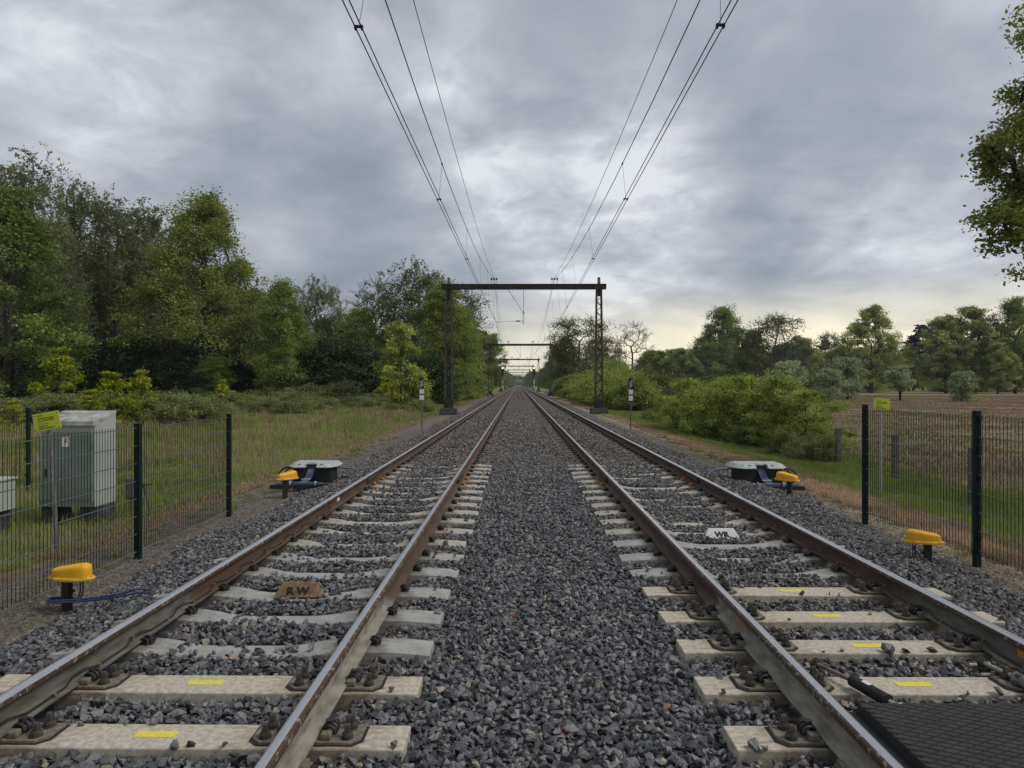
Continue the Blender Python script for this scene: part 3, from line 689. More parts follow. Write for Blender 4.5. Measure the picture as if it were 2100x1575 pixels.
for tk, xc, tn in (('L', LC, 'left'), ('R', RC, 'right')):
    nflat = 0
    for k in range(-1 if tk == 'L' else -1, 120):
        y = sl_front(k) + SW / 2
        if k < -0 and tk == 'R': continue
        flat = FLAT[tk][0] <= k <= FLAT[tk][1]
        if flat: src = P_flat
        elif k <= (6 if tk == 'L' else 7): src = P_grey
        elif y < 15.3:
            src = P_orcl if k in (14, 15) else P_cream
        else: src = farp
        kk = k - (0) + 1
        if flat and k >= 0:
            nflat += 1; lb = 'flat pale concrete sleeper with yellow sticker, %s in the %s track from the camera' % (ordn[nflat - 1], tn)
        elif k < 0: lb = 'flat pale concrete sleeper cut off by the bottom edge in the left track'
        elif k < 19:
            w = 'grey' if src is P_grey else 'cream'
            lb = 'wavy %s concrete sleeper, %s back from the camera in the %s track' % (w, ordn[k], tn)
            if src is P_orcl: lb = 'cream sleeper with orange spring clips at the rail joint, %s back in the %s track' % (ordn[k], tn)
        else: lb = 'old brown stained sleeper far along the %s track, half sunk in brown ballast' % tn
        gr = ('old brown sleepers of the %s track' if k >= 19 else 'newer concrete sleepers of the %s track') % tn
        if src not in used: used.add(src); o = src; tag(o, lb, 'sleeper', gr)
        else: o = copy_tree(src, label=lb, group=gr)
        o['category'] = 'sleeper'
        rj = random.Random(k * 7 + (tk == 'R'))
        o.location = (xc + rj.uniform(-.02, .02), y + rj.uniform(-.012, .012), rj.uniform(-.006, .0) - (0 if src is not farp else max(0, (y - 20)) * .0006)); o.rotation_euler = (0, 0, rj.uniform(-.006, .006))
        if k == 9 and tk == 'R': pass

# ---------------------------------------------------------------- rail brackets and tie rods near the crossing
def bracket(name, x, y, side, label):
    o = empty(name, (x, y, 0), label=label, cat='rail bracket')
    mb = MB(); mb.loft([[(0, -.10, -.150), (0, .07, -.150), (0, .07, -.135), (0, -.10, -.135)], [(side * .03, -.10, -.150), (side * .03, .07, -.150), (side * .03, .07, -.128), (side * .03, -.10, -.128)]])
    mb.box((side * .018, -.02, -.165), (.045, .19, .03)); mb.build('clamp', M_dusty, o, bevel=.004)
    MB().box((side * .085, -.05, -.215), (.012, .13, .11), Matrix.Rotation(.5 * side, 3, 'Z')).box((side * .055, -.065, -.20), (.09, .016, .12)).build('angle_plate', M_dark_iron, o, bevel=.003)
    for i, (yy, zz) in enumerate(((.03, -.175), (-.03, -.21))):
        b = MB().cyl((side * .04, yy, zz), (side * (.20 - i * .03), yy, zz), .013, n=12).build('threaded_rod', M_zincdull, o, smooth=True)
        MB().cyl((side * .075, yy, zz), (side * .098, yy, zz), .026, n=6).build('nut', M_zincdull, b)
        MB().cyl((side * .045, yy, zz), (side * .07, yy, zz), .032, n=16).build('washer', M_black, b, smooth=True)
    MB().cyl((side * .06, -.072, -.20), (side * .06, -.10, -.20), .027, n=6).cyl((side * .06, -.10, -.20), (side * .065, -.22, -.23), .014, n=12).build('bolt', M_zincdull, o, smooth=False)
    return o
bracket('rail_bracket', RAILX['L2'] + .075, 3.02, 1, 'bolted steel clamp beneath the right rail of the left track')
bracket('rail_bracket', RAILX['R1'] - .075, 3.03, -1, 'bolted steel clamp beneath the left rail of the right track, by the rubber panel')
bracket('rail_bracket', RAILX['R2'] - .085, 4.22, -1, 'small bolted clamp beneath the outer right rail')
bracket('rail_bracket', RAILX['R1'] - .075, 4.05, -1, 'yellow tipped stud clamp under the right track, between second and third sleepers')
def tie_rod(x0, y0, x1, y1, x2, y2, label, msl, sticker):
    z = -.135
    o = empty('tie_rod', (x0, y0, 0), label=label, cat='tie rod')
    P = lambda x, y, zz=z: (x - x0, y - y0, zz)
    MB().cyl(P(x0, y0, z - .01), P(x1, y1), .0125, n=12).build('rod', M_zincdull if not sticker else M_dusty, o, smooth=True)
    MB().cyl(P(x0 + (x1 - x0) * .03, y0 + (y1 - y0) * .03, z - .01), P(x0 + (x1 - x0) * .10, y0 + (y1 - y0) * .10, z - .008), .026, n=6).cyl(P(x0, y0, z - .01), P(x0 + (x1 - x0) * .03, y0 + (y1 - y0) * .03, z - .01), .034, n=16).build('nut', M_dark_iron, o)
    sl = MB().cyl(P(x1, y1), P(x2, y2), .033, n=24).cyl(P(x2, y2), P(x2 + (x2 - x1) * .02, y2 + (y2 - y1) * .02), .022, n=24).build('sleeve', msl, o, smooth=True)
    d = Vector((x2 - x1, y2 - y1, 0)).normalized()
    e = Vector((x2, y2, z)) + d * .01
    MB().cyl(P(*e), P(*(e + d * .06)), .013, n=12).build('stud', M_zinc, o, smooth=True)
    cl = MB().box(P(*(e + d * .085)), (.05, .032, .045), Matrix.Rotation(math.atan2(d.y, d.x), 3, 'Z')).build('clevis', M_white, o, bevel=.004)
    MB().cyl(P(*(e + d * .125 + Vector((0, 0, -.02)))), P(*(e + d * .125 + Vector((0, 0, .028)))), .022, n=6).build('nut', M_zinc, o)
    if sticker:
        c = Vector((x1, y1, z)) + (Vector((x2, y2, z)) - Vector((x1, y1, z))) * .42
        vs = []; q = d.to_track_quat('Z', 'Y'); fs = []
        for i in range(7):
            a = None
            up = Vector((0, 0, 1)); sidev = d.cross(up); an = -1.15 + i * .26
            off = (up * math.cos(an) + sidev * -math.sin(an) * -1) * .0342
            for s in (-.028, .028): vs.append(tuple(c + off + d * s - Vector((x0, y0, 0))))
        for i in range(6): fs.append((2 * i, 2 * i + 1, 2 * i + 3, 2 * i + 2))
        MB().add(vs, fs).build('sticker', M_white, sl)
tie_rod(px(1668, 4.20), 4.20, px(1745, 3.93), 3.93, px(1818, 3.68), 3.68, 'tie rod with black sleeve and white sticker beside the rubber panel', M_rubber, True)
tie_rod(px(2008, 4.22), 4.22, px(2076, 3.98), 3.98, px(2155, 3.72), 3.72, 'tie rod with dark grey sleeve under the outer right rail', M_steelpost, False)
# ---------------------------------------------------------------- rubber crossing panel
def crossing_panel():
    x0, x1, y0, y1 = 1.645, 2.895, 1.85, 3.385
    o = empty('crossing_panel', ((x0 + x1) / 2, (y0 + y1) / 2, 0), label='black rubber crossing panel with diamond tread between the right rails', cat='crossing panel')
    cx, cy = (x0 + x1) / 2, (y0 + y1) / 2
    mb = MB(); hw, hd = (x1 - x0) / 2, (y1 - y0) / 2
    mb.loft([[(-hw - .055, -hd, -.17), (hw + .055, -hd, -.17), (hw + .055, hd, -.17), (-hw - .055, hd, -.17)], [(-hw - .055, -hd, -.055), (hw + .055, -hd, -.055), (hw + .055, hd, -.055), (-hw - .055, hd, -.055)]])
    mb.build('support_lip', M_rubber, o)
    mb = MB(); mb.loft([[(-hw - .015, -hd, -.0555), (hw + .015, -hd, -.0555), (hw + .015, hd - .004, -.0555), (-hw - .015, hd - .004, -.0555)], [(-hw, -hd, -.008), (hw, -hd, -.008), (hw, hd - .008, -.008), (-hw, hd - .008, -.008)]])
    mb.build('slab', M_rubber, o, bevel=.004)
    mb = MB(); a = .046; b = .0235; i = 0
    ys_ = np.arange(-hd + .02, hd - .02, b * 1.0)
    for r_, yy in enumerate(ys_):
        for xx in np.arange(-hw + .03, hw - .02, a * 2):
            x = xx + (a if r_ % 2 else 0)
            if x > hw - .03: continue
            A, B = a * .91, b * .88
            mb.add([(x - A, yy, -.0082), (x, yy - B, -.0082), (x + A, yy, -.0082), (x, yy + B, -.0082), (x - A * .88, yy, -.002), (x, yy - B * .86, -.002), (x + A * .88, yy, -.002), (x, yy + B * .86, -.002)],
                   [(4, 5, 6, 7), (0, 1, 5, 4), (1, 2, 6, 5), (2, 3, 7, 6), (3, 0, 4, 7)])
    mb.build('tread', M_rubber_pad, o)
crossing_panel()

# ---------------------------------------------------------------- letter boards
def board(x, y, w, h, txt, m, label, zb, back=True, tz=.0):
    o = empty('marker_board', (x, y, zb), label=label, cat='marker board')
    mb = MB(); t = w / 2 * .70; dp = .07
    mb.loft([[(-w / 2, -dp, 0), (w / 2, -dp, 0), (w / 2 + .0, dp, 0), (-w / 2, dp, 0)], [(-t, -.012, h), (t, -.012, h), (t, .012, h), (-t, .012, h)]])
    mb.build('wedge', m, o, bevel=.002)
    ang = math.atan2(h, dp - .012)
    text_mesh(txt, h * .78, M_ink, o, (0, -dp + (dp - .012) * .22 - .0035, h * .22), (ang, 0, 0), bold=.004, align='CENTER', sx=1.15)
board(px(613, 5.75), 5.75, .385, .105, 'R W', M_wood, 'brown wooden wedge lettered RW on a left track sleeper', -.215)
board(px(1477, 8.0), 8.0, .41, .105, 'WR', M_white, 'white wedge lettered WR on a right track sleeper', -.228)

# ---------------------------------------------------------------- overhead line portals
PY = [45.0 + 66.6 * k for k in range(15)]
XL, XR = -4.49, 5.22; BEAMZ = (7.66, 7.98)
def lattice(x, label=None, parent=None):
    o = empty('mast', (x, 0, 0)); setpar(o, parent)
    zb, zt = -.02, 7.62
    hw = lambda z: np.interp(z, [zb, zt], [.235, .15]); hd = lambda z: hw(z) * .85
    mb = MB(); legs = []
    for sx in (-1, 1):
        for sy in (-1, 1):
            mb.loft([[(sx * hw(z) + a, sy * hd(z) + b, z) for a, b in ((-.05, -.05), (.05, -.05), (.05, .05), (-.05, .05))] for z in (zb, zt)])
    mb.build('legs', M_mastlight, o)
    mb = MB(); z = zb + .55; i = 0
    while z < zt - .5:
        z2 = z + hw(z) * 2.05
        for sy in (-1, 1):
            a = 1 if i % 2 else -1
            mb.tube([(a * hw(z), sy * (hd(z) + .02), z), (-a * hw(z2), sy * (hd(z2) + .02), z2)], .020, 4)
        for sx in (-1, 1):
            a = 1 if i % 2 else -1
            mb.tube([(sx * (hw(z)), a * hd(z), z), (sx * (hw(z2)), -a * hd(z2), z2)], .018, 4)
        z = z2; i += 1
    mb.build('bracing', M_mast, o)
    for s_ in (-1, 1): MB().box((0, s_ * (hd(.2) + .045), .22), (hw(.2) * 2 + .12, .015, .50)).build('foot_plate', M_mast, o)
    MB().box((0, 0, 7.42), (.33, .30, .42)).build('collar', M_mast, o, bevel=.01)
    MB().box((0, 0, 8.12), (.20, .22, .62), taper=.8).build('mast_head', M_post, o, bevel=.02)
    return o
def portal_proto():
    o = empty('line_portal', (0, PY[0], 0), label='nearest steel portal spanning both tracks, with lattice masts on concrete blocks', cat='line portal', group='overhead line portals along the railway')
    for x in (XL, XR): lattice(x, parent=o)
    for x in (XL, XR): MB().loft([[(x + a * .58, b * .5, -.55) for a, b in ((-1, -1), (1, -1), (1, 1), (-1, 1))], [(x + a * .52, b * .45, -.01) for a, b in ((-1, -1), (1, -1), (1, 1), (-1, 1))]]).build('footing', M_blockc, o, bevel=.015)
    mb = MB()
    for y in (-.19, .19):
        mb.box(((XL + XR) / 2, y, sum(BEAMZ) / 2), (XR - XL + .92, .05, BEAMZ[1] - BEAMZ[0] - .06))
        for z in BEAMZ: mb.box(((XL + XR) / 2, y, z - (.015 if z > 7.8 else -.015)), (XR - XL + .92, .10, .03))
    for x in np.arange(XL - .3, XR + .5, .6): mb.box((x, 0, BEAMZ[0] + .005), (.06, .40, .012))
    mb.build('beam', M_mast, o)
    for x in (-1.56, 2.36):
        s = empty('wire_support', (x, 0, 0)); setpar(s, o)
        mb = MB()
        for dx in (-.17, .17): mb.tube([(dx, 0, BEAMZ[1]), (dx, 0, 8.27)], .015, 6)
        mb.tube([(-.19, 0, 8.27), (.19, 0, 8.27)], .016, 6); mb.build('bracket', M_zinc, s)
        for dx in (-.17, 0, .17):
            mb = MB(); mb.cyl((dx, 0, 8.27), (dx, 0, 8.40), .045, .045, 10).cyl((dx, 0, 8.29), (dx, 0, 8.31), .065, n=10).cyl((dx, 0, 8.34), (dx, 0, 8.36), .065, n=10); mb.build('insulator', M_insul, s, smooth=False)
    # centre drop bracket and steady arms
    mb = MB(); mb.tube([(.36, 0, BEAMZ[0]), (.36, 0, 6.15)], .022, 6).tube([(-.65, 0, BEAMZ[0]), (.30, 0, 6.2)], .024, 6)
    mb.tube([(.31, 0, 6.2), (.31, 0, 5.42)], .018, 6).tube([(.38, 0, 6.2), (.38, 0, 5.42)], .018, 6).tube([(.29, 0, 5.42), (.40, 0, 5.42)], .016, 6).box((.345, 0, 6.15), (.12, .1, .14)).tube([(.2, 0, 5.58), (.34, 0, 5.58)], .014, 5)
    mb.build('drop_bracket', M_zinc, o)
    for x0, x1 in ((.20, -1.40), (XR - .22, 2.66)):
        mb = MB(); mb.tube([(x0, 0, 5.60), (x0 - .5, 0, 5.60), (x1 + .4, 0, 5.57), (x1, 0, 5.50)], .013, 6)
        a = mb.build('steady_arm', M_zinc, o)
        MB().cyl((x0 - .06, 0, 5.6), (x0 - .34, 0, 5.6), .042, n=10).build('insulator', M_insul, a)
    MB().box((XL + .15, -.25, 2.2), (.04, .02, .5)).box((XR - .2, -.25, 1.6), (.04, .02, .5)).build('white_plate', M_white, o) if False else None
    return o
por = portal_proto()
for k, y in enumerate(PY):
    if k == 0: continue
    lb = ['', 'second portal along the line, framed by trees', 'third portal along the line, just before the signals', 'fourth portal along the line, beyond the signals'][k] if k < 4 else 'tiny portal far along the line between the trees'
    c = copy_tree(por, label=lb); c.location.y = y; c['group'] = 'overhead line portals along the railway'
# wires
def wire_path(kind, xc, s):
    pts = []
    sup = [PY[0] - 66.6 * 1] + PY
    for i in range(len(sup) - 1):
        a, b = sup[i], sup[i + 1]; n = 14 if i < 3 else 5
        for j in range(n):
            t = j / n; y = a + (b - a) * t; q = (2 * t - 1) ** 2
            sa = .36 if i % 2 else -.30; sb = -sa if abs(sa) == .36 else .36; sb = .36 if sa < 0 else -.30
            if kind == 'contact': pts.append((xc + s + sa + (sb - sa) * t, y, 5.50 + (.035 if True else 0)))
            elif kind == 'mess': pts.append((xc + (.23 if xc < 0 else .09) - .10 * (1 - q), y, 6.28 + 2.12 * q))
            else: pts.append((xc + (.23 if xc < 0 else .09), y, 7.22 + 1.20 * q))
    return pts
for xc, tn in ((LC, 'left'), (RC, 'right')):
    o = empty('contact_wires', label='pair of contact wires over the %s track' % tn, cat='contact wires', group='overhead wires')
    for s in (-.022, .022): MB().tube(wire_path('contact', xc, s * 1.6), .0075, 5).build('contact_wire', M_wirecu, o)
    m = empty('messenger_wire', label='sagging catenary wire with hanging droppers over the %s track' % tn, cat='overhead wire', group='overhead wires')
    mp = wire_path('mess', xc, 0); MB().tube(mp, .0085, 5).build('wire', M_wirecu, m)
    MB().tube(wire_path('feed', xc, 0), .0065, 5).build('feeder_wire', M_wirecu, None)
    f = bpy.context.scene.objects[-1] if False else [ob for ob in COL.objects if ob.name.startswith('feeder_wire')][-1]
    tag(f, 'topmost nearly straight wire over the %s track' % tn, 'overhead wire', 'overhead wires')
    cp = np.array(wire_path('contact', xc, 0)); mpa = np.array(mp)
    ys_d = [7.8, 15.1, 22.3, 29.4, 36.3, 42.5] + list(np.arange(49, 175, 7.2))
    for yd in ys_d:
        c = [np.interp(yd, cp[:, 1], cp[:, i]) for i in (0, 2)]; q = [np.interp(yd, mpa[:, 1], mpa[:, i]) for i in (0, 2)]
        mb = MB(); mb.tube([(c[0], yd, c[1] + .02), (q[0], yd, q[1])], .003 if yd < 30 else .004, 4)
        mb.box((c[0], yd, c[1] + .012), (.10, .03, .022)).box((c[0] - .035, yd, c[1]), (.024, .06, .04)).box((c[0] + .035, yd, c[1]), (.024, .06, .04)).box((q[0], yd, q[1]), (.03, .05, .035))
        mb.build('dropper', M_wirecu, m)
# ---------------------------------------------------------------- signals
def signal_proto():
    o = empty('railway_signal', label='tall amber lit signal left of the left track', cat='railway signal', group='pair of amber signals beyond the third portal')
    MB().cyl((0, 0, -.4), (0, 0, 6.2), .07, n=10).build('pole', M_steelpost, o)
    mb = MB(); pr = [(-.38, -.95), (.38, -.95), (.38, .95)] ; rings = []
    outl = [(-.12, -1.9), (.12, -1.9), (.42, -.9), (.42, 1.05)] + [(.42 * math.cos(a), 1.05 + .42 * math.sin(a)) for a in np.linspace(.3, math.pi - .3, 7)] + [(-.42, 1.05), (-.42, -.9)]
    mb.loft([[(x, -.10, 5.55 + z) for x, z in outl], [(x, -.04, 5.55 + z) for x, z in outl]])
    bb = mb.build('backboard', M_black, o)
    MB().cyl((0, -.16, 6.60), (0, -.11, 6.60), .19, n=20).build('lamp', M_lamp, bb)
    for z in (6.05, 5.5, 4.95): MB().cyl((0, -.14, z), (0, -.11, z), .12, n=16).build('dark_lens', M_insul, bb)
    MB().box((0, -.09, 2.3), (.34, .02, 1.2)).build('white_plate', M_white, o)
    MB().box((0, -.09, .7), (.34, .02, 1.1)).build('white_plate', M_white, o)
    MB().box((0, -.1, -.15), (.5, .4, .5)).build('footing', M_blockc, o)
    return o
sg = signal_proto(); sg.location = (-4.95, 222, 0); s2 = copy_tree(sg, label='tall amber lit signal right of the right track'); s2.location = (5.1, 222, 0)
# ---------------------------------------------------------------- distance marker posts
def marker_post():
    o = empty('marker_post', label='x', cat='marker post', group='striped marker posts by the ballast')
    MB().box((0, 0, .75), (.055, .055, 2.4)).build('post', M_steelpost if False else M_post, o, bevel=.004)
    z0 = 1.80
    MB().box((0, -.045, 1.55 + .04), (.19, .03, .47)).build('stripe_plate', M_ink, o)
    for i in range(3):
        MB().box((0, -.0625, 1.48 + i * .10), (.205, .004, .026), Matrix.Rotation(-.78, 3, 'Y')).build('white_stripe', M_white, o)
    for z in (1.245, .975): MB().box((0, -.045, z), (.20, .02, .205)).build('white_square', M_white, o, bevel=.03)
    return o
mp1 = marker_post(); mp1['label'] = 'black post with white stripes and squares left of the tracks, before the near portal'; mp1.location = (px(865, 30), 30, -.03 - .0)
mp2 = copy_tree(mp1, label='black post with white stripes and squares right of the tracks, before the near portal'); mp2.location = (px(1293, 29.6), 29.6, -.05); mp2.scale = (.9, .9, 1)
mp3 = copy_tree(mp1, label='distant striped post by the left mast of the second portal'); mp3.location = (px(997, 105), 105, -.1)
mp4 = copy_tree(mp1, label='distant striped post by the right mast of the second portal'); mp4.location = (px(1133.5, 100), 100, -.1)
# spare rails lying between the tracks
for dx, lb in ((.20, 'left one of two long spare rails lying between the tracks in the distance'), (.68, 'right one of two long spare rails lying between the tracks in the distance')):
    o = MB().tube([(dx, 78 if dx > .5 else 82, -.12), (dx - .02, 120, -.12), (dx - .05, 190, -.12)], .06, 6).build('spare_rail', M_mastlight if False else M_steelpost, None); tag(o, lb, 'rail', 'spare rails between the tracks')
o = MB().tube([(-4.3, 66, -.28), (-4.35, 85, -.26), (-4.2, 108, -.25)], .05, 6).build('cable_duct', M_steelpost, None); tag(o, 'thin pale duct lying beside the left track near the second portal', 'duct')

# ---------------------------------------------------------------- green mesh fences
def panel(parent, p0, p1, z0, z1, clip=True):
    """double rod panel from p0 to p1 (xy), vertical wires 50 mm"""
    p0 = Vector(p0); p1 = Vector(p1); Ln = (p1 - p0).length; d = (p1 - p0) / Ln; n = int(Ln / .05)
    mb = MB(); nrm = Vector((-d.y, d.x))
    for i in range(n + 1):
        p = p0 + d * (i * Ln / n); mb.tube([(p.x, p.y, z0 - .0), (p.x, p.y, z1 + .03)], .0036, 4)
    o = mb.build('upright_wires', M_wire, parent)
    mb = MB(); z = z1
    while z > z0 - .01:
        for s in (-1, 1):
            a = p0 + nrm * s * .0065; b = p1 + nrm * s * .0065
            mb.tube([(a.x, a.y, z), (b.x, b.y, z)], .0040, 5)
        z -= .20
    mb.build('cross_wires', M_wire_sheen, parent)
def fpost(parent, x, y, zb, zt, d, clips=(1,)):
    o = MB().box((x, y, (zb + zt) / 2), (.062, .062, zt - zb)).build('post', M_green, parent, bevel=.004)
    MB().box((x, y, zt + .006), (.066, .066, .014)).build('post_cap', M_wire, o, bevel=.004)
    for z in np.linspace(zb + .33, zt - .06, 5):
        MB().box((x - d[0] * .042, y - d[1] * .042, z), (.03, .03, .032)).build('clip', M_wire, o)
fl = empty('mesh_fence', label='green wire mesh fence running beside the left track, in front of the cabinet', cat='fence')
FA = [(-4.35, 10.43), (-4.33, 7.89), (-4.31, 5.35), (-4.29, 2.81)]
for i, (x, y) in enumerate(FA): fpost(fl, x, y, -.75 if False else -.46, 1.07, (0, 1) if i < 3 else (0, -1))
for i in range(3): panel(fl, (FA[i + 1][0], FA[i + 1][1] + .035), (FA[i][0], FA[i][1] - .035), -.36, 1.03)
fb = empty('mesh_fence', label='further green mesh fence behind the grey cabinet, cut off by the left edge', cat='fence')
FB = [(-9.42, 13.3), (-11.9, 13.5), (-14.4, 13.7)]
for x, y in FB: fpost(fb, x, y, -.55, 1.06, (1, 0))
for i in range(2): panel(fb, (FB[i][0] - .035, FB[i][1]), (FB[i + 1][0] + .035, FB[i + 1][1]), -.4, 1.0)
fr = empty('mesh_fence', label='green wire mesh fence right of the tracks, in front of the red meadow', cat='fence')
FC = [(4.79, 9.65), (4.876, 7.44), (4.96, 5.2), (5.05, 2.9)]
for i, (x, y) in enumerate(FC): fpost(fr, x, y, -.42, 1.235, (0, 1) if i else (0, 1))
for i in range(3): panel(fr, (FC[i + 1][0], FC[i + 1][1] + .035), (FC[i][0], FC[i][1] - .035), -.28, 1.17)

# ---------------------------------------------------------------- yellow detector heads
def head_proto(lb):
    o = empty('track_sensor', label=lb, cat='track sensor', group='yellow track sensors')
    W_, D_ = .205, .085
    def outline(sw, sd, n=36, p=3.0):
        r = []
        for i in range(n):
            a = 2 * math.pi * i / n; c, s = math.cos(a), math.sin(a)
            r.append((sw * math.copysign(abs(c) ** (2 / p), c), sd * math.copysign(abs(s) ** (2 / p), s)))
        return r
    base = []
    for (k, z) in ((1.0, .0), (1.03, .012), (1.02, .022), (.96, .03)):
        ring = outline(W_ * k, D_ * k); base.append([(x, y * (1.05 if abs(x) < .12 else .8), z) for x, y in ring])
    mb = MB(); mb.loft(base)
    def top(x): return .118 + .021 * math.sin((x / .175) * 1.45)
    rings = []
    for (k, t) in ((.90, 0), (.885, .45), (.875, .72), (.85, .86), (.79, .95), (.68, 1.0), (.45, 1.03), (.15, 1.04)):
        rings.append([(x, y, .026 + (top(x) - .026) * t + (.006 * (1 - (y / D_) ** 2) if t >= 1 else 0)) for x, y in outline(W_ * k * .96, D_ * k)])
    mb.loft(rings)
    mb.build('yellow_housing', M_yellow, o, (.0, 0, .16), smooth=True)
    for x in (-.185, .185): MB().cyl((x, 0, .185), (x, 0, .196), .010, n=6).build('screw', M_zincdull, o)
    MB().box((-.045, 0, .0), (.075, .05, .36)).build('stand', M_black, o, bevel=.004)
    mb = MB(); mb.box((.005, 0, .06), (.03, .03, .030)); mb.build('lug', M_black, o, bevel=.003)
    for dx in (.08, .105):
        MB().cyl((dx, 0, .16), (dx, 0, .145), .013, n=8).tube([(dx, 0, .16), (dx + .002, 0, .06), (dx - .01, -.01, 0.0), (dx - .05, -.02, -.03), (-.02, -.05, -.035)], .006, 6).build('lead', M_blackcab, o, smooth=True)
    return o
hp = head_proto('yellow sensor head on a short black stand beside the nearer left fence')
hp.location = (px(142, 6.05), 6.05, -.335); hp.rotation_euler = (0, 0, R(-6))
h2 = copy_tree(hp, label='yellow sensor head in front of the left cable box'); h2.location = (px(588, 12.1), 12.1, -.29); h2.rotation_euler = (0, 0, R(48))
h3 = copy_tree(hp, label='yellow sensor head on a short black stand by the right mesh fence'); h3.location = (px(1889, 7.45), 7.45, -.32); h3.rotation_euler = (0, 0, R(180 - 12)); h3.scale = (.95, .95, 1)
h4 = copy_tree(hp, label='yellow sensor head in front of the right cable box'); h4.location = (px(1612, 11.8), 11.8, -.26); h4.rotation_euler = (0, 0, R(180 - 50)); h4.scale = (1.05, 1, 1)
# blue cables at near sensor
def cab(pts, r, m, lb, name='cable'):
    o = MB().tube(pts, r, 7).build(name, m, None, smooth=True); tag(o, lb, 'cable'); return o
def smooth_pts(pts, n=6):
    out = []; P = [Vector(p) for p in pts]
    for i in range(len(P) - 1):
        p0, p1, p2, p3 = P[max(i - 1, 0)], P[i], P[i + 1], P[min(i + 2, len(P) - 1)]
        for j in range(n):
            t = j / n; out.append(.5 * ((2 * p1) + (p2 - p0) * t + (2 * p0 - 5 * p1 + 4 * p2 - p3) * t * t + (3 * p1 - p0 - 3 * p2 + p3) * t ** 3))
    out.append(P[-1]); return out
hx, hy = hp.location.x, hp.location.y
cab(smooth_pts([(hx + .08, hy + .02, -.36), (hx - .05, hy + .07, -.37), (hx - .20, hy + .02, -.36), (hx - .17, hy - .07, -.355), (hx, hy - .11, -.345), (hx + .25, hy - .06, -.335), (hx + .5, hy - .10, -.29), (hx + .66, hy - .12, -.255), (hx + .85, hy - .10, -.27)]), .009, M_bluecab, 'blue cable looped round the stand of the near left sensor')
cab(smooth_pts([(hx + .09, hy + .04, -.37), (hx - .02, hy + .09, -.37), (hx - .17, hy + .05, -.35), (hx - .19, hy - .04, -.345), (hx - .02, hy - .085, -.335), (hx + .25, hy - .03, -.325), (hx + .48, hy - .06, -.28), (hx + .60, hy - .06, -.245), (hx + .72, hy - .0, -.26)]), .009, M_bluecab, 'second blue cable beside the near left sensor, ending at the sleeper')
h3x, h3y = h3.location.x, h3.location.y
cab(smooth_pts([(h3x - .10, h3y, -.2), (h3x - .08, h3y - .03, -.27), (h3x + .02, h3y - .08, -.345), (h3x + .12, h3y - .10, -.365), (h3x + .22, h3y - .06, -.37), (h3x + .12, h3y - .01, -.375)]), .007, M_blackcab, 'dark cable curling round the stand of the near right sensor')

